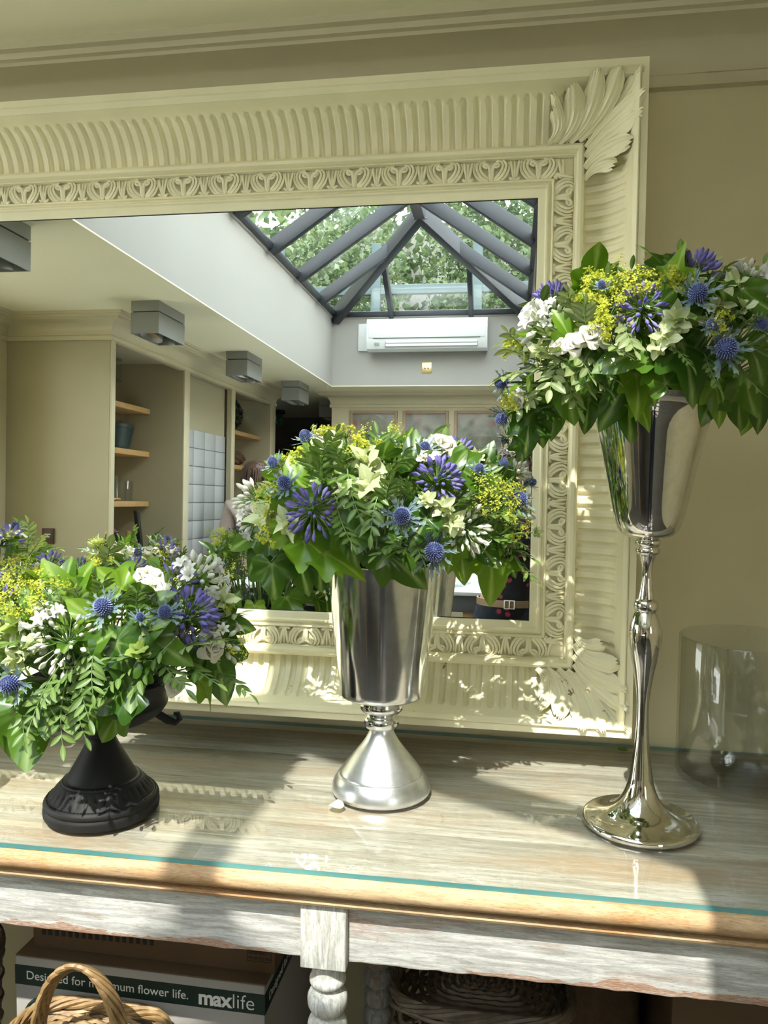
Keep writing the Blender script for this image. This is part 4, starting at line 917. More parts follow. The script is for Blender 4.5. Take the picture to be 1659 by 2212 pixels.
def urn(x, y, label):
    root = empty('pedestal_urn', (x, y, TZ + .0004)); th(root, label, 'urn')
    MB().lathe([(.001, 0)] + rounded([(.0905, 0), (.0925, .003), (.0930, .012), (.0905, .017), (.0925, .020), (.0915, .025), (.0880, .029)]) + [(.0845, .030)], 72).obj('foot', M['urn'], root, 35)
    def flut(t, z):
        return 1 - .035 * max(0, sin((z - .032) / .02 * pi)) * (max(0, cos(t * 32)) ** 2) if .032 < z < .052 else 1
    MB().lathe(rounded([(.0845, .030), (.082, .033), (.077, .040), (.0715, .047), (.0665, .052), (.0640, .054)], 4), 192, wob=flut).obj('fluted_shoulder', M['urn'], root, 60)
    for nb, rb, zb, sb in ((96, .0868, .0300, .0011), (72, .0618, .0565, .0010)):
        be = MB()
        for k in range(nb):
            a = 2 * pi * k / nb; be.ball((rb * cos(a), rb * sin(a), zb), sb, 5, 4)
        stuff(be.obj('beading', M['urn'], root))
    MB().lathe(rounded([(.0640, .054), (.0625, .0565), (.0590, .057), (.0565, .0585), (.0520, .067), (.0420, .085), (.0300, .107), (.0235, .121), (.0225, .124)]) + rounded([(.0225, .124), (.0275, .130), (.0300, .138), (.0292, .146)]), 60).obj('pedestal', M['urn'], root, 40)
    MB().lathe(rounded([(.0292, .146), (.045, .1475), (.072, .152), (.094, .162), (.1050, .174), (.1080, .181), (.1060, .188), (.1055, .200), (.110, .214), (.119, .222), (.121, .224), (.118, .226)]) + [(.105, .218), (.098, .20), (.07, .17), (.001, .165)], 72).obj('bowl', M['urn'], root, 40)
    for s_ in (-1, 1):
        hd = MB().tube([(s_ * .088, 0, .160), (s_ * .108, 0, .146), (s_ * .120, 0, .142), (s_ * .127, 0, .148), (s_ * .124, 0, .157), (s_ * .117, 0, .157)], [.007, .007, .006, .0055, .0045, .003], 8)
        h_ = hd.obj('scroll_handle', M['urn'], root); h_.rotation_euler.z = R_(20)
    return root
urn(UB.x, UB.y, 'matt black pedestal urn with fluted rusty-edged foot')
cyl = empty('glass_cylinder', (.444, -.145, TZ + .0004)); th(cyl, 'wide clear glass cylinder vase standing empty by the wall', 'vase')
MB().lathe([(.001, .010), (.112, .010), (.1195, .016), (.1205, .03), (.1205, .268), (.1230, .2705), (.1250, .268), (.1250, .012), (.122, .003), (.116, .0), (.001, .0)], 96).obj('glass_wall', M['cyl'], cyl, 40)
# reflections of two more arrangements stand further along the table, beyond the picture's edge
# ================================================================ FLOWERS
def leafmat(name, dark, light, vein, rough=.35, trans=.3, vstr=1.0, mott=None):
    """leaf: vein lines from the mesh attribute, tone per leaf, light shining through"""
    m, nt, p = base_mat(name, dark, rough, 0, .5); oi = N(nt, 'ObjectInfo')
    r = ramp(nt, oi.outputs['Random'], [(0, dark), (1, light)]); col = r.outputs[0]
    if mott:
        n = noise(nt, 110, 4, .65); f = ramp(nt, n.outputs['Fac'], [(.44, (0, 0, 0)), (.56, (1, 1, 1))]); col = mixc(nt, f.outputs[0], col, mott)
    at = N(nt, 'Attribute'); at.attribute_name = 'a'; ml = N(nt, 'Math', operation='MULTIPLY'); ml.inputs[1].default_value = vstr
    nt.links.new(at.outputs['Fac'], ml.inputs[0]); c = mixc(nt, ml.outputs[0], col, vein); nt.links.new(c, p.inputs['Base Color'])
    t = N(nt, 'BsdfTranslucent'); hs = mixc(nt, 1.0, c, (1.0, 1.0, .55), 'MULTIPLY'); nt.links.new(hs, t.inputs[0]); x = N(nt, 'MixShader'); x.inputs[0].default_value = trans
    nt.links.new(p.outputs[0], x.inputs[1]); nt.links.new(t.outputs[0], x.inputs[2]); nt.links.new(x.outputs[0], nt.nodes['Material Output'].inputs[0]); return m
def petalmat(name, stops, rough=.5, trans=.3):
    """petal: colour runs along the petal (mesh attribute, base to tip)"""
    m, nt, p = base_mat(name, stops[-1][1], rough, 0, .3); at = N(nt, 'Attribute'); at.attribute_name = 'a'; r = ramp(nt, at.outputs['Fac'], stops)
    oi = N(nt, 'ObjectInfo'); v = ramp(nt, oi.outputs['Random'], [(0, (.82, .82, .86)), (1, (1, 1, 1))]); c = mixc(nt, 1.0, r.outputs[0], v.outputs[0], 'MULTIPLY')
    nt.links.new(c, p.inputs['Base Color']); t = N(nt, 'BsdfTranslucent'); nt.links.new(c, t.inputs[0]); x = N(nt, 'MixShader'); x.inputs[0].default_value = trans
    nt.links.new(p.outputs[0], x.inputs[1]); nt.links.new(t.outputs[0], x.inputs[2]); nt.links.new(x.outputs[0], nt.nodes['Material Output'].inputs[0]); return m
M['ivy'] = leafmat('ivy_leaf', (.032, .095, .010), (.095, .20, .018), (.30, .42, .14), .24, .38, .95)
M['ivy_lit'] = leafmat('sunlit_ivy_leaf', (.12, .26, .015), (.21, .36, .03), (.42, .55, .16), .32, .48, .9)  # copy of the ivy with sunlight put into a brighter leaf colour
M['sprig'] = leafmat('sprig_leaf', (.075, .155, .03), (.17, .27, .06), (.26, .35, .12), .42, .3, .6)
M['olive'] = leafmat('grey_green_leaf', (.16, .22, .075), (.29, .35, .14), (.38, .43, .24), .45, .28, .6)
M['mott'] = leafmat('cream_mottled_leaf', (.72, .74, .50), (.84, .84, .66), (.80, .84, .58), .5, .35, .5, (.42, .52, .20))
M['gold'] = leafmat('gold_edged_leaf', (.38, .50, .10), (.55, .62, .18), (.50, .58, .2), .4, .35, .5, (.14, .26, .05))
M['stem'] = flat('green_stem', (.11, .19, .05), .5, .15, 30); M['stem_dark'] = flat('dark_stem', (.08, .10, .04), .5, .15, 30)
M['violet'] = petalmat('violet_bud', [(0, (.52, .50, .58)), (.3, (.42, .38, .68)), (.7, (.28, .245, .61)), (1, (.15, .12, .46))], .38, .32)
M['white_bud'] = petalmat('white_bud', [(0, (.45, .55, .22)), (.25, (.80, .82, .66)), (.8, (.86, .85, .78)), (1, (.78, .80, .60))], .45, .3)
M['white_petal'] = petalmat('white_petal', [(0, (.60, .68, .38)), (.3, (.84, .84, .76)), (1, (.88, .88, .84))], .5, .35)
M['rose'] = petalmat('cream_rose_petal', [(0, (.70, .72, .40)), (.35, (.84, .82, .64)), (1, (.88, .86, .74))], .5, .35)
M['holly_cone'] = petalmat('sea_holly_cone', [(0, (.03, .04, .12)), (.5, (.06, .08, .24)), (1, (.40, .46, .66))], .5, .05)
M['holly_bract'] = petalmat('sea_holly_bract', [(0, (.10, .13, .26)), (.4, (.13, .20, .22)), (1, (.26, .35, .28))], .45, .12)
M['alch'] = petalmat('lime_blossom', [(0, (.60, .64, .06)), (1, (.82, .82, .16))], .55, .45)
M['foam'] = flat('dark_wet_foam', (.012, .03, .012), .8, .3, 40)

def leaf_mesh(name, m, L=1.0, lob=.5, bend=.25, wave=.06, fold=.12, seed=0, broad=.72):
    """broad lobed leaf lying in XY, stalk at the origin, tip at +Y; length 1"""
    g = random.Random(seed); nth = 44; b_ = MB(); vs = [V((0, .06, 0))]; av = [1.0]; fs = []; ph = g.uniform(0, 6); rings = (.22, .48, .75, 1.0)
    pk = [(0, 1.0, 24), (58, broad, 22), (-58, broad * g.uniform(.92, 1.05), 22), (112, broad * .74, 20), (-112, broad * .70, 20)]
    for rho in rings:
        for i in range(nth + 1):
            th_ = -150 + 300 * i / nth; r = max(h * (1 - .62 * (abs(th_ - c) / (w * (2.3 - .7 * lob))) ** .92) for c, h, w in pk); r = max(r, (.56 - .16 * lob) * (1 if abs(th_) < 125 else (150 - abs(th_)) / 25 * .8 + .2))
            a = R_(th_); x, y = rho * r * sin(a), rho * r * cos(a) * .94 + .06
            dv = min(abs(th_ - c) for c, _, _ in pk); vein = max(0, 1 - dv / (4.6 if rho < .7 else 3.4)) * min(1, .5 + rho) * (1 if rho < .99 else .5)
            z = -bend * (max(0, y) ** 2) - .5 * bend * x * x + fold * abs(x) * .6 + wave * rho ** 2 * sin(a * 5 + ph) - .018 * vein * rho
            vs.append(V((x * .92, y, z))); av.append(vein)
    K = nth + 1
    for i in range(nth): fs.append((0, 1 + i + 1, 1 + i))
    for q in range(len(rings) - 1):
        for i in range(nth): a0 = 1 + q * K + i; fs.append((a0, a0 + 1, a0 + K + 1, a0 + K))
    b_.add(vs, fs, 0, av); return b_.mesh(name, m, 180, 'a')
def oval_mesh(name, m, wid=.36, bend=.2, fold=.25, rows=7, wave=0, seed=0):
    b_ = MB(); R = []; A = []; g = random.Random(seed); ph = g.uniform(0, 6)
    for i in range(rows):
        v = i / (rows - 1); w_ = wid * .5 * (sin(pi * min(1, v * .93 + .05)) ** .8) * (1 if v < .98 else .1) + .004; r = []; a = []
        for s_ in (-1, -.5, 0, .5, 1):
            r.append(V((s_ * w_, v, -bend * v * v + fold * abs(s_) * w_ + wave * abs(s_) * sin(v * 14 + ph + s_)))); a.append(1.0 if s_ == 0 else 0.0)
        R.append(r); A.append(a)
    b_.grid(R, 0, A); return b_.mesh(name, m, 180, 'a')
def petal_mesh(name, m, wid=.9, cup=.35, curl=.25, seed=0):
    b_ = MB(); R = []; A = []; g = random.Random(seed); ph = g.uniform(0, 6)
    for i in range(8):
        v = i / 7; w_ = wid * .5 * (sin(pi * min(1, .14 + v * .70)) ** .7); r = []; a = []
        for j in range(7):
            s_ = j / 3 - 1; r.append(V((s_ * w_, (1 - .22 * max(0, v - .7) * s_ * s_ * 3) * v, cup * (s_ * s_ * w_ * 1.2 + .55 * sin(v * pi * .6)) - curl * max(0, v - .72) ** 1.5 * 4 + .02 * v * sin(s_ * 4 + ph)))); a.append(v)
        R.append(r); A.append(a)
    b_.grid(R, 0, A); return b_.mesh(name, m, 180, 'a')
IVY = [leaf_mesh('blade', M['ivy'], 1, lob, bend, wv, fo, s_, br) for s_, (lob, bend, wv, fo, br) in enumerate([(.5, .25, .05, .10, .70), (.7, .35, .07, .16, .66), (.35, .15, .08, .06, .78), (.6, .55, .06, .22, .70), (.45, -.1, .09, .14, .74), (.8, .30, .05, .30, .60)])]
IVYL = [leaf_mesh('blade', M['ivy_lit'], 1, lob, bend, wv, fo, s_ + 20, br) for s_, (lob, bend, wv, fo, br) in enumerate([(.45, .3, .08, .16, .72), (.6, .5, .07, .26, .66), (.4, .1, .10, .10, .78)])]
MOTT = [leaf_mesh('leaf', M['mott'], 1, lob, bend, wv, fo, s_ + 40, br) for s_, (lob, bend, wv, fo, br) in enumerate([(.3, .3, .12, .16, .78), (.5, .5, .14, .24, .7), (.35, .1, .13, .2, .8)])]
GOLD = [leaf_mesh('leaf', M['gold'], 1, .25, .3, .08, .2, 60, .7)]
SPR = [oval_mesh('leaflet', M['sprig'], .34, b_, .3) for b_ in (.1, .3, -.1)]; OLV = [oval_mesh('leaflet', M['olive'], .46, b_, .25) for b_ in (.1, .3, -.05)]; BROAD = [oval_mesh('leaflet', M['sprig'], .50, b_, .25) for b_ in (.1, .35)]
ROSEP = [petal_mesh('petal', M['rose'], 1.0, .55, .10, 1), petal_mesh('petal', M['rose'], 1.05, .45, .45, 2), petal_mesh('petal', M['rose'], 1.1, .40, .8, 3)]
def bud_mesh(name, m, fat=.17, opened=.0):
    b_ = MB(); R = []; A = []
    for v, r in ((0, .05), (.06, .07), (.14, .06), (.3, fat * .72), (.5, fat), (.7, fat * .92), (.85, fat * .62), (.95, fat * .3 + opened), (1.0, .02 + opened)):
        R.append([V((r * (1 + .10 * cos(6 * t)) * cos(t), r * (1 + .10 * cos(6 * t)) * sin(t), v)) for t in [2 * pi * j / 12 for j in range(12)]]); A.append([v] * 12)
    b_.grid(R, 0, A, True); return b_.mesh(name, m, 180, 'a')
VBUD = [bud_mesh('bud', M['violet'], .16), bud_mesh('bud', M['violet'], .20), bud_mesh('bud', M['violet'], .14, .04)]; WBUD = [bud_mesh('bud', M['white_bud'], .17), bud_mesh('bud', M['white_bud'], .21)]
def open_mesh(m, name='floret'):
    b_ = MB()
    for k in range(6):
        a = k * pi / 3; R = []; A = []
        for v, rr, z in ((0, .03, 0), (.25, .05, .28), (.5, .13, .52), (.72, .30, .70), (.9, .46, .74), (1, .55, .70)):
            w_ = .03 + .14 * sin(pi * min(1, v * .92 + .04)); R.append([V((rr * cos(a) - s_ * w_ * sin(a), rr * sin(a) + s_ * w_ * cos(a), z + .03 * abs(s_))) for s_ in (-1, 0, 1)]); A.append([v] * 3)
        b_.grid(R, 0, A)
    for k in range(5): b_.tube([(0, 0, .3), (.06 * cos(k * 1.26), .06 * sin(k * 1.26), .85)], .012, 4, 0, [1, 1])
    return b_.mesh(name, m, 180, 'a')
WOPEN = open_mesh(M['white_petal'])
def cone_meshes():
    b_ = MB(); R = []; A = []
    for i in range(9):
        t = pi * i / 8; R.append([V((.42 * sin(t) * cos(q) + 1e-5, .42 * sin(t) * sin(q), .5 - .5 * cos(t))) for q in [2 * pi * j / 14 for j in range(14)]]); A.append([.3] * 14)
    b_.grid(R, 0, A, True); core = b_.mesh('cone', M['holly_cone'], 180, 'a'); s_ = MB()
    for i in range(190):
        z = 1 - 2 * (i + .5) / 190; t = i * 2.39996; r = sqrt(1 - z * z); d = V((r * cos(t) * .84, r * sin(t) * .84, z)); p = V((d.x * .5, d.y * .5, .5 + z * .5)); q = frame_z(d, 0).to_3x3()
        vs = [p * .98 + V((0, 0, .01)) + q @ V((.026 * cos(a), .026 * sin(a), -.02)) for a in (0, 2.1, 4.2)] + [p + q @ V((0, 0, .13)), p + q @ V((.03, .02, .05)), p + q @ V((-.03, .02, .05)), p + q @ V((0, -.035, .05))]
        s_.add(vs, [(0, 1, 4), (1, 2, 5), (2, 0, 6), (4, 1, 5), (5, 2, 6), (6, 0, 4), (4, 5, 3), (5, 6, 3), (6, 4, 3)], 0, [.35] * 3 + [1, .7, .7, .7])
    return core, s_.mesh('spines', M['holly_cone'], 0, 'a')
CONE, SPINE = cone_meshes()
def bract_mesh(seed):
    b_ = MB(); g = random.Random(seed); n = 9; L_, C_, R2 = [], [], []
    for i in range(n):
        v = i / (n - 1); w_ = .035 + .055 * sin(pi * v) ; sp_ = (.12 if i in (2, 4, 6) else 0) * g.uniform(.6, 1.2); z = .18 * v * v * g.uniform(.9, 1.1); yy = v + (.10 if sp_ else 0)
        L_.append(V((-(w_ + sp_) * (1 - v * .35), yy if sp_ else v, z + .02))); C_.append(V((0, v, z))); R2.append(V(((w_ + sp_) * (1 - v * .35), yy if sp_ else v, z + .02)))
    L_[-1] = C_[-1] + V((-.004, 0, 0)); R2[-1] = C_[-1] + V((.004, 0, 0))
    b_.grid([[a, b, c] for a, b, c in zip(L_, C_, R2)], 0, [[i / (n - 1)] * 3 for i in range(n)]); return b_.mesh('bract', M['holly_bract'], 0, 'a')
BRACT = [bract_mesh(i) for i in range(4)]

# ---- bouquets: ellipsoids that sit on their vases
REG = []
class Bq:
    def __init__(s, key, cen, rad, mouth, mr, seed): s.key, s.c, s.r, s.mouth, s.mr, s.g = key, V(cen), V(rad), V(mouth), mr, random.Random(seed)
    def hit(s, px, py, push=1.0):
        d = ray(px, py); o = CAM - s.c; A = sum((d[i] / s.r[i]) ** 2 for i in range(3)); B = 2 * sum(o[i] * d[i] / s.r[i] ** 2 for i in range(3)); C_ = sum((o[i] / s.r[i]) ** 2 for i in range(3)) - push * push
        D = B * B - 4 * A * C_; t = (-B - sqrt(D)) / (2 * A) if D > 0 else -B / (2 * A); return CAM + d * t
    def nrm(s, p):
        q = p - s.c; return V((q.x / s.r.x ** 2, q.y / s.r.y ** 2, (q.z + .25 * s.r.z) / s.r.z ** 2)).normalized()
def px2m(p, px): return px * (rt @ (p - CAM)).z / F_PX
def camdir(x, y, z): return (rt[0] * x - rt[1] * y - rt[2] * z).normalized()      # right, up, towards the viewer
def start(B, name, p, d, kind, adj, cat, stem_r=.0016, m='stem', reach=.05):
    """an Empty where the stem enters the vase, with the stem running up to the flower"""
    g = B.g; a = g.uniform(0, 6.28); r0 = B.mr * .5 * sqrt(g.random()); base = B.mouth + V((r0 * cos(a), r0 * sin(a), -.01)); q = V((p.x - B.c.x, p.y - B.c.y, 0)); 
    if q.length > 1e-4: base = B.mouth + q.normalized() * B.mr * min(.85, q.length / max(B.mr, .01) * .8) + V((0, 0, .003))
    root = empty(name, base); P3 = p - d * reach; mid = base.lerp(P3, .5) + V((0, 0, .015)); pts = []
    for i in range(7):
        t = i / 6; pts.append(base * (1 - t) ** 3 + (base.lerp(mid, .8)) * 3 * t * (1 - t) ** 2 + P3 * 3 * t * t * (1 - t) + p * t ** 3 - base)
    MB().tube(pts, [stem_r * 1.2] * 6 + [stem_r * .9], 5).obj('stem', M[m], root)
    REG.append((root, kind, adj, cat, B, p)); return root, base
def ivy(B, p, tip, nrm_, L, lit=False, var=None):
    r_, b0 = start(B, 'ivy_leaf', p, tip, 'ivy leaf', 'young bright' if lit else 'dark glossy', 'leaf', .0013, 'stem', .02)
    me = (IVYL if lit else IVY); me = me[B.g.randrange(len(me))] if var is None else me[var]
    link('blade', me, r_, MX.Translation(p - b0) @ frame_yz(tip, nrm_) @ MX.Diagonal((L * B.g.uniform(.92, 1.1), L, L, 1)))
def shoot(B, p, d, L, kindset, n, sep=True, droop=.3, nm=('leafy_sprig', 'leafy sprig', 'narrow-leaved'), lf=.4, spread=55, pairs=True):
    """p = middle of the leafy part"""
    g = B.g; d = V(d).normalized(); s0 = p - d * L * .5; r_, b0 = start(B, nm[0], s0, d, nm[1], nm[2], 'foliage', .0012, 'stem_dark', .03)
    side = d.cross(V((0, 0, 1))); side = side.normalized() if side.length > .1 else V((1, 0, 0)); up = side.cross(d); pts = []
    for i in range(8):
        t = i / 7; pts.append(s0 + d * L * t * (1 - .1 * droop * t) - V((0, 0, 1)) * droop * L * .5 * t * t + side * L * .06 * sin(t * 3))
    MB().tube([q - b0 for q in pts], [.0013 - .0008 * i / 7 for i in range(8)], 5).obj('shoot', M['stem'], r_)
    T = []; ph = g.uniform(0, 6)
    for i in range(n):
        t = .12 + .86 * i / max(1, n - 1); k = min(6, int(t * 7)); f_ = t * 7 - k; q = pts[k].lerp(pts[k + 1], f_); dd = (pts[k + 1] - pts[k]).normalized()
        for sg in ((-1, 1) if pairs and i < n - 1 else ((1,) if i == n - 1 else ((-1) ** i,))):
            if i == n - 1: o_ = dd
            else:
                ax = (side if pairs else (side * cos(ph + i * 2.4) + up * sin(ph + i * 2.4))) ; o_ = (dd * cos(R_(spread)) + ax * sg * sin(R_(spread)) + V((g.uniform(-.15, .15), g.uniform(-.15, .15), g.uniform(-.15, .15)))).normalized()
            sz = L * lf * (1 - .35 * abs(t - .5) * 1.2) * g.uniform(.8, 1.15); nn = up + V((g.uniform(-.4, .4), g.uniform(-.4, .4), g.uniform(-.3, .3)))
            T.append((g.randrange(len(kindset)), MX.Translation(q - b0) @ frame_yz(o_, nn) @ MX.Scale(sz, 4)))
    if sep:
        for k, Mx in T: link('leaflet', kindset[k], r_, Mx)
    else:
        b_ = MB()
        for k, Mx in T:
            me = kindset[k]; b_.add([Mx @ v.co for v in me.vertices], [tuple(f.vertices) for f in me.polygons], 0, [x.value for x in me.attributes['a'].data])
        stuff(b_.obj('leaflets', kindset[0].materials[0], r_, 180, 'a'))
def agap(B, p, d, R, white=False, n=34, op=0.0, sep=True, wide=100, bs=1.0):
    g = B.g; d = V(d).normalized(); ctr = p - d * R * .35
    r_, b0 = start(B, 'agapanthus', ctr, d, 'agapanthus head', 'white budded' if white else 'violet blue', 'flower', .0024, 'stem', .05)
    fr = frame_z(d, g.uniform(0, 6)).to_3x3(); pd = MB(); jn = MB()
    for i in range(n):
        ca = 1 - (1 - cos(R_(wide))) * (i + .5) / n; sa = sqrt(1 - ca * ca); a = i * 2.39996; q = fr @ V((sa * cos(a), sa * sin(a), ca)); q = (q + V((g.uniform(-.16, .16), g.uniform(-.16, .16), g.uniform(-.16, .16)))).normalized()
        bl = R * g.uniform(.42, .58) * bs; pl_ = R * g.uniform(.48, .66) * (1.5 - .5 * bs); e = ctr + q * pl_ - b0; c0 = ctr - b0
        pd.tube([c0, c0.lerp(e, .5) + V((0, 0, .002)), e], [.0009, .0008, .0009], 4)
        opn = white and g.random() < op; me = WOPEN if opn else (WBUD if white else VBUD)[g.randrange(2 if white else 3)]; bl *= 1.25 if opn else 1
        Mx = MX.Translation(e) @ frame_z(q + V((0, 0, -.1)), g.uniform(0, 6)) @ MX.Diagonal((bl * g.uniform(.9, 1.15), bl, bl, 1))
        if sep: link('floret' if opn else 'bud', me, r_, Mx)
        else: jn.add([Mx @ v.co for v in me.vertices], [tuple(f.vertices) for f in me.polygons], 0, [x.value for x in me.attributes['a'].data])
    stuff(pd.obj('flower_stalks', M['stem'], r_, 60))
    if not sep: stuff(jn.obj('buds', M['white_bud'] if white else M['violet'], r_, 180, 'a'))
def holly(B, p, d, R, nb=14):
    g = B.g; d = V(d).normalized(); R = R * .72; H = R * 2.1; b1 = p - d * H * .5; r_, b0 = start(B, 'sea_holly', b1, d, 'sea holly thistle', 'spiky blue', 'flower', .0018, 'stem', .05)
    Mx = MX.Translation(b1 - b0) @ frame_z(d, g.uniform(0, 6)) @ MX.Scale(H, 4); cn = link('cone', CONE, r_, Mx); stuff(link('spines', SPINE, cn))
    fr = frame_z(d, 0).to_3x3()
    for i in range(nb):
        a = 2 * pi * i / nb + g.uniform(-.2, .2); o_ = fr @ V((cos(a), sin(a), g.uniform(.05, .45))); s_ = R * g.uniform(2.3, 3.5)
        link('bract', BRACT[g.randrange(4)], r_, MX.Translation(b1 - b0 + d * H * .05 + o_ * R * .15) @ frame_yz(o_, d) @ MX.Diagonal((s_ * .62, s_, s_, 1)))
def rose(B, p, d, R, n=16, bud=False):
    g = B.g; d = V(d).normalized(); b1 = p - d * R * .8; r_, b0 = start(B, 'rose', b1, d, 'cream rose bud' if bud else 'cream rose', 'half-open' if not bud else 'small', 'flower', .002, 'stem', .05)
    fr = frame_z(d, g.uniform(0, 6)).to_3x3()
    for i in range(n):
        f_ = i / (n - 1); a = i * 2.39996; tilt = R_(4 + (46 if bud else 66) * f_ ** 1.25); rad = fr @ V((cos(a), sin(a), 0)); o_ = (d * cos(tilt) + rad * sin(tilt)); s_ = R * (1.05 + .35 * f_) * (1.1 if bud else 1); nn = d * sin(tilt) - rad * cos(tilt)
        link('petal', ROSEP[min(2, int(f_ * 3 * (.6 if bud else 1)))], r_, MX.Translation(b1 - b0 + rad * R * (.04 + .10 * f_) + d * R * .1 * (1 - f_)) @ frame_yz(o_, nn) @ MX.Scale(s_, 4))
    for i in range(5):
        a = i * 1.2566; o_ = fr @ V((cos(a), sin(a), .1)); link('sepal', SPR[0], r_, MX.Translation(b1 - b0) @ frame_yz(o_, d) @ MX.Scale(R * .9, 4))
def lime(B, p, d, R, n=150):
    g = B.g; d = V(d).normalized(); b1 = p - d * R; r_, b0 = start(B, 'lady_mantle_spray', b1, d, "lady's mantle spray", 'lime yellow', 'flower', .0012, 'stem', .04)
    br = MB(); bl = MB(); c0 = b1 - b0; tips = []
    for i in range(13):
        q = (d * .7 + V((g.gauss(0, .7), g.gauss(0, .7), g.gauss(0, .55)))).normalized(); e = c0 + q * R * g.uniform(.9, 1.7); br.tube([c0, c0.lerp(e, .5) + d * R * .12, e], [.0007, .0005, .0004], 4); tips.append(e)
    for i in range(n):
        e = tips[i % 13]; q = e + V((g.gauss(0, 1), g.gauss(0, 1), g.gauss(0, 1))) * R * .17; o_ = frame_z((q - c0) + V((g.uniform(-.02, .02), g.uniform(-.02, .02), g.uniform(-.02, .02))), g.uniform(0, 6)).to_3x3(); s_ = g.uniform(.0017, .0028)
        vs = [q]; 
        for k in range(8):
            t = k * pi / 4; s2 = s_ if k % 2 == 0 else s_ * .45; vs.append(q + o_ @ V((s2 * cos(t), s2 * sin(t), .5 * s2)))
        bl.add(vs, [(0, 1 + k, 1 + (k + 1) % 8) for k in range(8)], 0, [0.0] + [g.random()] * 8)
    stuff(br.obj('flower_stalks', M['stem'], r_, 60)); stuff(bl.obj('blossom', M['alch'], r_, 0, 'a'))
def mottled(B, p, d, R, n=6, gold=False):
    g = B.g; d = V(d).normalized(); b1 = p - d * R * .7; r_, b0 = start(B, 'variegated_shoot', b1, d, 'variegated leaf cluster', 'gold and green' if gold else 'cream mottled', 'foliage', .0015, 'stem', .04)
    fr = frame_z(d, g.uniform(0, 6)).to_3x3(); ms = GOLD if gold else MOTT
    for i in range(n):
        f_ = i / max(1, n - 1); a = i * 2.4; tilt = R_(18 + 62 * f_); rad = fr @ V((cos(a), sin(a), 0)); o_ = d * cos(tilt) + rad * sin(tilt); nn = d * sin(tilt) - rad * cos(tilt) + d * .35
        link('leaf', ms[g.randrange(len(ms))], r_, MX.Translation(b1 - b0 + d * R * .25 * (1 - f_)) @ frame_yz(o_, nn) @ MX.Scale(R * g.uniform(.9, 1.35), 4))
def foam(B, label):
    o = crumpled('floral_foam', (0, 0, 0), B.mr * .78, M['foam'], label, 'flower foam', .55, 2); o.location = B.mouth + V((0, 0, -B.mr * .30))
def fill(B, nspr, nivy, nlow, noth=0, sep=False, lo=-.15, back_only=True):
    """greenery all round: sprigs and ivy over the dome, ivy leaves hanging below the rim"""
    g = B.g
    for i in range(nspr + nivy + noth):
        z = lo + (1 - lo) * (i + .5) / (nspr + nivy + noth); a = i * 2.39996 + g.uniform(-.4, .4); rr = sqrt(max(0, 1 - z * z)); f_ = g.uniform(.72, .9)
        p = B.c + V((B.r.x * rr * cos(a), B.r.y * rr * sin(a), B.r.z * z)) * f_; n_ = B.nrm(p); t_ = (n_ + V((g.uniform(-.7, .7), g.uniform(-.7, .7), g.uniform(-.3, .5)))).normalized(); k = i % 7
        if k in (0, 2, 4, 5) or (noth == 0 and k == 6): shoot(B, p, t_, g.uniform(.075, .105), (SPR, BROAD, OLV)[(0, 1, 0, 2)[g.randrange(4)]] if B.key != 'trumpet vase' else (OLV, BROAD, SPR)[g.randrange(3)], 7, sep, .3, nm=('leafy_sprig', 'leafy sprig', 'green filler'), lf=.30)
        elif k in (1, 3): ivy(B, p, (t_ + V((0, 0, -.5)) + n_ * .3).normalized(), n_ + V((0, 0, .6)), g.uniform(.05, .075), g.random() < .3)
        else: lime(B, p + n_ * .02, n_ + V((0, 0, .3)), .022, 90) if g.random() < .6 else mottled(B, p, n_, .028, 5)
    for i in range(nlow):
        if back_only and sin(2 * pi * i / nlow) < -.1: continue
        a = 2 * pi * (i + g.uniform(-.2, .2)) / nlow; z = g.uniform(-.35, -.1); p = B.c + V((B.r.x * .80 * cos(a), B.r.y * .80 * sin(a), B.r.z * z)); o_ = V((cos(a), sin(a), 0)); tp = (o_ * g.uniform(.2, .9) + V((0, 0, -1)) + V((g.uniform(-.6, .6), g.uniform(-.6, .6), 0))).normalized()
        ivy(B, p, tp, o_ + V((0, 0, .4)), g.uniform(.05, .095), g.random() < .35)
# ---------------------------------------------------------------- the three bouquets in view
def bq(key, vx, vy, px, py, rx, rz, ry, mz, mr, seed):
    c_ = on_y(px, py, vy); return Bq(key, (vx if abs(c_.x - vx) < .03 else c_.x, vy, c_.z), (px2m(c_, rx), ry, px2m(c_, rz)), (vx, vy, mz), mr, seed)
G_ = bq('goblet bouquet', GB.x, GB.y, 832, 1100, 300, 160, .215, TZ + .405, .082, 11)
U_ = bq('urn bouquet', UB.x, UB.y, 238, 1395, 275, 180, .185, TZ + .215, .090, 12)
T_ = bq('trumpet vase bouquet', TB.x, TB.y, 1405, 755, 305, 180, .225, TZ + .688, .085, 13)
for B, l in ((G_, 'dark wet flower foam inside the silver goblet vase'), (U_, 'dark wet flower foam inside the black urn'), (T_, 'dark wet flower foam inside the tall trumpet vase')): foam(B, l)
def at(B, px, py, push=1.0): return B.hit(px, py, push)
def D_(B, p, o, k=.7):
    n_ = B.nrm(p); return (n_ * (1 - k) + camdir(*o) * k).normalized() if o else n_
def A(B, px, py, R, o=None, white=False, **k): p = at(B, px, py, .95); agap(B, p, D_(B, p, o), px2m(p, R), white, **k)
def H(B, px, py, R, o=None, push=1.06): p = at(B, px, py, push); holly(B, p, D_(B, p, o, .6), px2m(p, R))
def RS(B, px, py, R, o=None, bud=False): p = at(B, px, py, 1.0); rose(B, p, D_(B, p, o, .6), px2m(p, R), 14, bud)
def LM(B, px, py, R, o=(0, .8, .6), n=290): p = at(B, px, py, 1.03); lime(B, p, D_(B, p, o, .5), px2m(p, R), n)
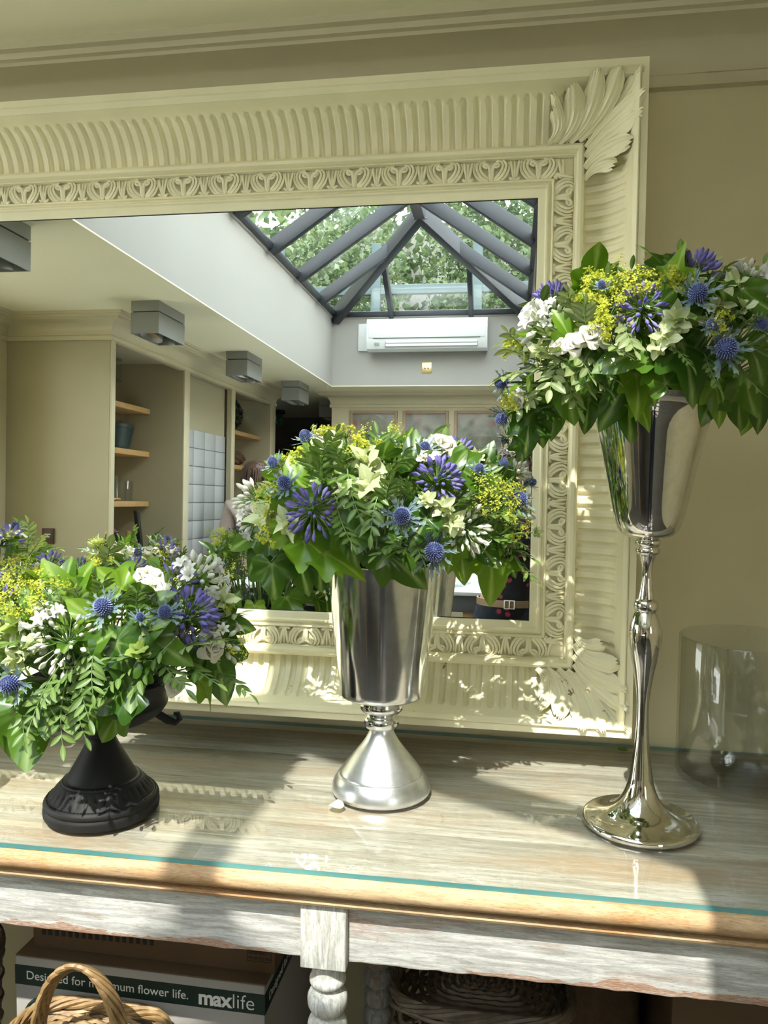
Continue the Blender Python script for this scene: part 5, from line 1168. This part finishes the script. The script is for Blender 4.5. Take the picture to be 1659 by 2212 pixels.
def MT(B, px, py, R, o=None, n=7, gold=False): p = at(B, px, py, 1.0); mottled(B, p, D_(B, p, o, .6), px2m(p, R), n, gold)
def IV(B, px, py, L, tip, face=(0, .35, .95), lit=False, var=None, push=.97):
    """px,py = middle of the blade; tip = direction of its point in the picture plane"""
    tv = camdir(tip[0], tip[1], tip[2] if len(tip) > 2 else .15); p = at(B, px, py, push); Lm = px2m(p, L); ivy(B, p - tv * Lm * .5, tv, camdir(*face), Lm, lit, var)
def SP(B, px, py, L, tip, ks=None, n=7, lf=.34, droop=.2, push=.98, nm=('leafy_sprig', 'leafy sprig', 'paired-leaf'), pairs=True):
    p = at(B, px, py, push); shoot(B, p, camdir(tip[0], tip[1], tip[2] if len(tip) > 2 else .4), px2m(p, L), ks or SPR, n, True, droop, nm, lf, 55, pairs)
fill(G_, 62, 14, 16, lo=.0); fill(U_, 58, 12, 14, lo=.12); fill(T_, 60, 14, 14, lo=.0)
# --- goblet bouquet
for a in ((660, 942, 17, (-.5, .6, .5)), (590, 998, 15, (-.8, .3, .5)), (614, 1042, 20, (-.3, .2, .9)), (868, 1114, 25, (0, .1, 1)), (938, 1192, 28, (.05, -.1, 1)), (1122, 1078, 22, (.3, -.1, .9)), (1150, 1042, 11, (.8, .3, .4)), (918, 966, 16, (-.2, .5, .8)), (1035, 1012, 14, (.3, .5, .7)), (1088, 1000, 13, (.4, .6, .4))): H(G_, *a)
for a in ((706, 945, 32, (.4, .5, .7)), (955, 958, 34, (.2, .5, .8)), (918, 990, 18, (-.3, .3, .8), True)): RS(G_, *a)
for a in ((788, 985, 44, (0, .4, .9)), (795, 1040, 40, (-.2, .1, 1)), (745, 1052, 26), (962, 1090, 26), (982, 1128, 34, (.2, 0, 1)), (560, 1112, 44, (-.6, 0, .8)), (612, 1128, 34), (925, 1075, 22), (1030, 975, 26), (1110, 1190, 22), (1165, 1150, 16, (.9, 0, .4))): MT(G_, *a)
A(G_, 668, 1102, 62, (-.35, .05, .9), n=54, wide=105, bs=.82); A(G_, 950, 1030, 58, (.25, .5, .8), n=50, wide=85, bs=.85)
A(G_, 540, 1075, 52, (-.95, .15, .3), True, n=16, wide=60); A(G_, 545, 1125, 46, (-.85, -.2, .5), True, n=14, wide=60, op=.4); A(G_, 1015, 1150, 62, (.55, -.5, .6), True, n=28, wide=75, op=.15, bs=.75); A(G_, 1120, 1020, 36, (.7, .6, .3), True, n=12, wide=60)
for a in ((835, 935, 38), (790, 950, 30), (746, 928, 20), (585, 1062, 36), (1060, 1045, 40), (1085, 1085, 38), (700, 925, 18), (1120, 1120, 26), (640, 985, 22), (1095, 1052, 34), (575, 1150, 24), (770, 960, 24)): LM(G_, *a)
for a in ((893, 975, 95, (.1, 1)), (640, 1030, 100, (-.3, 1), (0, .3, .9), True), (628, 1118, 105, (-.2, -1), (-.2, .2, 1), True), (790, 1118, 115, (.5, .6), (.2, .5, .8)), (1030, 1030, 120, (.4, -.2), (.1, .4, .9)), (985, 1000, 80, (.5, .8)), (1055, 985, 70, (.3, .9)),
          (555, 1195, 100, (-.5, -.7), (-.3, .2, .9)), (600, 1225, 105, (-.2, -1), (-.2, .3, .9)), (640, 1180, 100, (.2, -.7), (0, .4, .9), True), (700, 1195, 115, (.6, -.4), (.1, .6, .8), True), (745, 1212, 110, (.8, -.3), (.1, .7, .7), True), (590, 1255, 85, (.1, -1)), (655, 1245, 90, (.3, -1)),
          (760, 1180, 95, (.3, -.8), (0, .5, .8)), (875, 1225, 130, (.75, -.55), (-.1, .3, .9)), (835, 1195, 80, (-.5, -.6)), (905, 1150, 80, (-.4, -.7)), (1000, 1225, 80, (.1, -1), (0, .2, 1), True), (1065, 1245, 130, (.05, -1), (.1, .1, 1), True, 0), (1050, 1195, 95, (.6, -.8)), (1105, 1215, 70, (.5, -.9)), (975, 1205, 70, (-.2, -1), (0, .3, .9), True), (690, 1240, 80, (.1, -1)), (530, 1165, 80, (-.8, -.4))): IV(G_, *a)
for a in ((745, 1005, 110, (-.4, .8)), (690, 1020, 110, (-.5, .7)), (765, 1060, 120, (.2, -.6)), (720, 965, 90, (.2, 1)), (850, 1010, 110, (.4, .7)), (815, 1095, 120, (-.2, -.8)), (900, 1165, 90, (.3, -.8)), (960, 1150, 80, (-.5, .3)), (1100, 1175, 110, (.7, -.3)), (1125, 1215, 100, (.7, -.7)), (1065, 1160, 110, (.8, 0)), (850, 1175, 100, (-.7, -.3)), (705, 1080, 100, (.6, .3)), (840, 1070, 100, (.1, .9)), (1070, 1110, 100, (.9, .1)), (890, 1060, 90, (-.4, .6)), (745, 1130, 100, (.3, -.6)), (1000, 1080, 80, (.5, .4))): SP(G_, *a)
SP(G_, 760, 985, 105, (-.6, .5), BROAD, 6, .42); SP(G_, 700, 990, 100, (.1, 1), BROAD, 6, .42); SP(G_, 880, 1180, 80, (-.8, -.2), BROAD, 5, .42)
# --- urn bouquet
for a in ((222, 1310, 26, (0, .25, 1)), (356, 1322, 20, (.1, .2, 1)), (20, 1478, 26, (-.3, -.1, .9)), (302, 1332, 12)): H(U_, *a)
A(U_, 415, 1330, 72, (.65, .15, .75), n=58, wide=88, bs=.8); A(U_, 5, 1298, 44, (-.6, .3, .7), n=18); A(U_, 105, 1212, 34, (-.1, .9, .4), n=14, wide=70); A(U_, 290, 1222, 34, (.2, .9, .4), n=14, wide=70)
A(U_, 135, 1385, 82, (-.1, .15, 1), True, n=44, wide=110, op=.10, bs=.55); A(U_, 432, 1242, 66, (.45, .7, .5), True, n=30, wide=85, op=.35, bs=.8); A(U_, 95, 1345, 50, (-.4, .5, .7), True, n=8, wide=60, op=.8)
for a in ((322, 1240, 26, (.2, .6, .7)), (330, 1268, 30, (.1, .5, .9)), (462, 1400, 28, (.6, -.3, .7)), (375, 1480, 24, (.5, -.5, .6), True)): RS(U_, *a)
for a in ((42, 1240, 44), (66, 1268, 46), (28, 1292, 40), (85, 1222, 30), (215, 1212, 24), (15, 1215, 34), (500, 1385, 30), (95, 1260, 36), (470, 1300, 26), (10, 1255, 40), (60, 1312, 32)): LM(U_, *a)
for a in ((20, 1345, 40, (-.2, .2, 1), 6, True), (10, 1312, 30, None, 5, True), (262, 1205, 30, (0, .8, .6), 6, True), (330, 1345, 34, None, 5, True), (22, 1420, 34), (495, 1290, 36, (.5, .5, .6)), (300, 1400, 30, None, 5, True), (55, 1395, 28)): MT(U_, *a)
for a in ((122, 1265, 135, (-.55, .75), (.1, .1, 1), True, 0), (165, 1258, 100, (.3, .9), (-.3, .2, .9), True), (235, 1250, 80, (-.6, .6), (0, .5, .8), True), (285, 1240, 105, (.9, .15), (0, .8, .5), True), (345, 1235, 100, (.9, .3), (0, .7, .6), True), (262, 1385, 120, (-.5, .5), (.1, .5, .9)), (310, 1365, 110, (.7, .5), (-.1, .4, .9)), (360, 1400, 125, (.8, -.4), (.1, .4, .9)), (272, 1440, 130, (.4, -.8), (.3, .3, .9)), (285, 1490, 100, (.1, -.9)),
          (235, 1510, 115, (-.9, -.35), (0, .4, .9)), (198, 1545, 100, (-.3, -.9)), (232, 1575, 75, (-.5, -.8), (0, .2, 1), True), (480, 1455, 140, (.35, -.9), (.4, .2, .9)), (15, 1575, 150, (-.15, -1), (-.1, .1, 1)), (62, 1590, 150, (.1, -1), (.2, .1, 1)), (105, 1545, 105, (.1, -1)), (330, 1300, 95, (.8, .6), (0, .5, .8)), (205, 1390, 85, (.6, .5)), (510, 1350, 80, (.9, -.1)), (180, 1320, 90, (-.6, .5), (0, .5, .8), True)): IV(U_, *a)
for a in ((150, 1450, 125, (-.5, -.5)), (185, 1495, 115, (.3, -.7)), (95, 1500, 125, (-.3, -.8)), (55, 1540, 110, (.2, -.9)), (330, 1432, 120, (-.5, -.6)), (370, 1445, 120, (.6, -.4)), (425, 1440, 130, (.8, -.3)), (500, 1465, 110, (.9, -.4)), (140, 1535, 130, (.1, -1)), (205, 1440, 110, (.1, -.8)), (60, 1385, 110, (-.7, .1)), (215, 1280, 100, (.4, .8)), (180, 1300, 110, (-.2, .8)), (255, 1300, 100, (.5, .6)), (390, 1270, 100, (.6, .6)), (120, 1330, 100, (-.4, .7)), (300, 1300, 90, (.1, .9)), (450, 1380, 100, (.9, .2)), (285, 1420, 100, (-.6, .2)), (30, 1450, 110, (-.8, -.3)), (250, 1470, 110, (-.6, -.5)), (420, 1385, 90, (.7, .5)), (175, 1540, 100, (.4, -.9))): SP(U_, *a)
SP(U_, 240, 1215, 100, (.1, 1), OLV, 6, .4); SP(U_, 490, 1330, 90, (.8, .4), OLV, 6, .4)
# --- trumpet vase bouquet
A(T_, 1390, 662, 62, (-.05, .3, 1), n=52, wide=100, bs=.8); A(T_, 1500, 580, 64, (.25, .9, .35), n=40, wide=65, bs=.9); A(T_, 1188, 642, 46, (-.6, .75, .3), n=24, wide=60)
A(T_, 1165, 700, 62, (-.9, .1, .4), True, n=16, wide=60, op=.1); A(T_, 1195, 680, 50, (-.5, .5, .7), True, n=12, wide=55, op=.3); A(T_, 1625, 600, 56, (.5, .6, .6), True, n=22, wide=80, op=.4)
for a in ((1508, 632, 27, (.1, .2, 1)), (1570, 752, 30, (.15, 0, 1)), (1082, 828, 17, (-.6, -.1, .8)), (1082, 905, 16, (-.6, -.3, .7)), (1300, 615, 12, (-.3, .6, .6)), (1538, 700, 16), (1648, 700, 16)): H(T_, *a)
for a in ((1243, 740, 24, (-.2, .2, 1)), (1280, 722, 27, (.1, .4, .9)), (1208, 752, 22, (-.6, .1, .8), True), (1122, 872, 18, (-.6, 0, .7), True)): RS(T_, *a)
for a in ((1468, 682, 42, (.1, .2, 1)), (1442, 725, 32), (1590, 600, 36, (.2, .7, .6)), (1560, 645, 34), (1605, 655, 34), (1160, 755, 26), (1350, 740, 22), (1420, 745, 24), (1130, 770, 20)): MT(T_, *a)
for a in ((1330, 588, 42), (1300, 612, 34), (1312, 660, 34), (1378, 605, 32), (1280, 595, 28), (1548, 682, 28), (1440, 590, 22), (1102, 742, 18), (1095, 868, 24), (1350, 625, 34), (1470, 600, 24), (1265, 640, 26), (1310, 690, 26)): LM(T_, *a)
for a in ((1497, 800, 150, (.35, -.95), (.2, .5, .9), False, 0), (1430, 790, 95, (-.2, .6), (0, .5, .8)), (1345, 765, 130, (-.9, -.2), (0, .6, .8)), (1330, 865, 120, (-.5, -.8), (-.1, .3, 1)), (1385, 850, 100, (.2, -.9), (.2, .4, .9), True), (1362, 905, 105, (.1, -1), (0, .2, 1)), (1395, 890, 80, (.6, -.8), (.2, .3, .9), True), (1230, 870, 115, (.1, -1), (-.1, .2, 1)), (1195, 890, 105, (-.1, -1), (-.2, .2, 1)), (1170, 920, 90, (.2, -1)), (1140, 945, 85, (-.1, -1)), (1270, 895, 80, (-.1, -1)), (1640, 660, 120, (.4, -.5), (.2, .4, .9)), (1618, 860, 100, (.1, -1)), (1560, 870, 95, (.3, -.9), (.2, .2, 1), True), (1595, 895, 85, (-.1, -1)), (1648, 880, 100, (.2, -1)), (1530, 880, 85, (-.3, -.9)), (1290, 780, 80, (.6, .3)), (1220, 700, 80, (-.3, .7), (0, .5, .8), True), (1420, 830, 80, (.3, -.9), (.2, .4, .9), True), (1440, 640, 70, (.5, .6)), (1640, 780, 100, (.4, -.8)), (1280, 655, 70, (-.4, .8), (0, .6, .7), True)): IV(T_, *a)
for a in ((1130, 762, 100, (-.8, .3)), (1165, 795, 110, (-.8, -.1)), (1205, 800, 110, (-.3, -.5)), (1245, 795, 110, (.3, -.6)), (1180, 835, 105, (-.7, -.5)), (1235, 835, 105, (.2, -.8)), (1115, 800, 100, (-.9, -.3)), (1275, 810, 90, (.6, -.5)), (1150, 850, 90, (-.6, -.7)), (1210, 770, 100, (-.6, .3)), (1260, 770, 90, (.2, -.7)), (1120, 735, 80, (-.7, .6)), (1300, 790, 80, (.6, -.6)), (1195, 730, 90, (-.6, .6)), (1270, 690, 90, (-.2, .8)), (1320, 740, 100, (.3, -.3)), (1360, 720, 90, (.1, -.6)), (1240, 660, 90, (-.4, .8))): SP(T_, *a, OLV, 6, .40)
for a in ((1600, 800, 120, (.5, -.6)), (1640, 750, 110, (.7, -.2)), (1580, 690, 90, (.4, .6)), (1470, 760, 80, (.3, -.5)), (1610, 700, 100, (.6, .4)), (1540, 800, 90, (.2, -.8))): SP(T_, *a)
# --- two more arrangements stand beyond the picture's edge; the mirror shows their backs
U2x, U2y = -1.04, -.47; G2x, G2y = -1.41, -.34
urn(U2x, U2y, 'second matt black urn, beyond the picture edge, its flowers seen in the mirror')
urn(G2x, G2y, 'third matt black urn, near the table end, its flowers seen in the mirror')
U3 = Bq('second urn bouquet', (U2x, U2y, U_.c.z), U_.r * .92, (U2x, U2y, U_.mouth.z), .09, 21); G3 = Bq('third urn bouquet', (G2x, G2y, U_.c.z + .03), U_.r * .95, (G2x, G2y, U_.mouth.z), .09, 22)
foam(U3, 'dark flower foam inside the second black urn'); foam(G3, 'dark flower foam inside the third black urn')
def back(B, seed, flip=1):
    g = random.Random(seed); fill(B, 30, 12, 12); k = 0
    for i in range(30):
        a = R_(15 + 150 * ((i * .618) % 1)); z = .05 + .85 * ((i * .377) % 1); rr = sqrt(1 - z * z); p = B.c + V((B.r.x * rr * cos(a), B.r.y * rr * sin(a), B.r.z * z)); n_ = (B.nrm(p) + V((0, 0, .25))).normalized(); k = i % 6
        if k == 0: agap(B, p, n_, .042, i % 4 == 0, 24, .2, False)
        elif k == 1: holly(B, p + n_ * .01, n_, .015, 8)
        elif k == 2: rose(B, p, n_, .022, 10)
        elif k == 3: mottled(B, p, n_, .03, 5)
        else: lime(B, p, n_, .028, 120)
back(U3, 31); back(G3, 32)
for B, s_ in ((U_, 41), (G_, 42), (T_, 43)):                       # flowers on the wall side, seen in the mirror
    for i in range(14):
        a = R_(20 + 140 * ((i * .618) % 1)); z = .05 + .85 * ((i * .377) % 1); rr = sqrt(1 - z * z); p = B.c + V((B.r.x * rr * cos(a), B.r.y * rr * sin(a), B.r.z * z)); n_ = (B.nrm(p) + V((0, 0, .2))).normalized(); k = i % 5
        if B is T_ and i > 6: break
        if k == 0: agap(B, p, n_, .040, i % 10 == 0, 22, .2, False)
        elif k == 1: holly(B, p + n_ * .01, n_, .014, 8)
        elif k == 2: rose(B, p, n_, .020, 10)
        else: lime(B, p, n_, .026, 100)
# --- labels: what it is, then where it stands among its like
ORD = 'first second third fourth fifth sixth seventh eighth ninth tenth eleventh twelfth thirteenth fourteenth fifteenth sixteenth seventeenth eighteenth nineteenth twentieth'.split()
def ordw(i): return ORD[i] if i < 20 else 'twenty-' + ORD[i - 20] if i < 29 else ('thirtieth' if i == 29 else 'thirty-' + ORD[i - 30])
grp = {}
for root, kind, adj, cat, B, p in REG:
    q = p - B.c; backside = q.y > .35 * B.r.y or B.key[:3] in ('sec', 'thi'); px, py = proj(p); pyc = proj(B.c)[1]; rz_ = B.r.z / (rt @ (B.c - CAM)).z * F_PX
    row = 'wall-side' if backside else ('top' if py < pyc - .45 * rz_ else 'middle' if py < pyc + .30 * rz_ else 'lowest'); grp.setdefault((B.key, adj, kind, row), []).append((px, root, cat))
for (key, adj, kind, row), L in grp.items():
    L.sort(key=lambda t_: t_[0]); pl_ = kind.replace('leaf', 'leaves') if kind == 'ivy leaf' else kind + 's'
    for i, (px, root, cat) in enumerate(L):
        where = f'{ordw(i)} from left' if len(L) > 1 else 'the only one'
        th(root, f'{adj} {kind}, {where} in {row} part of {key}', cat, f'{pl_} in the {key}')
# --- fallen bits on the glass
fpz = TZ + .0006
o = link('fallen_petal', ROSEP[1], None, MX.Translation(on_z(738, 1747, fpz) + V((0, 0, .001))) @ MX.Rotation(1.2, 4, 'Z') @ MX.Diagonal((.028, .026, .012, 1))); th(o, 'cream petal fallen on the glass before the goblet vase foot', 'petal')
o = link('fallen_leaf', BROAD[0], None, MX.Translation(on_z(1334, 1622, fpz) + V((0, 0, .003))) @ MX.Rotation(-1.2, 4, 'Z') @ MX.Rotation(.5, 4, 'Y') @ MX.Scale(.024, 4)); th(o, 'small dry leaf fallen on the glass behind the trumpet vase', 'leaf')
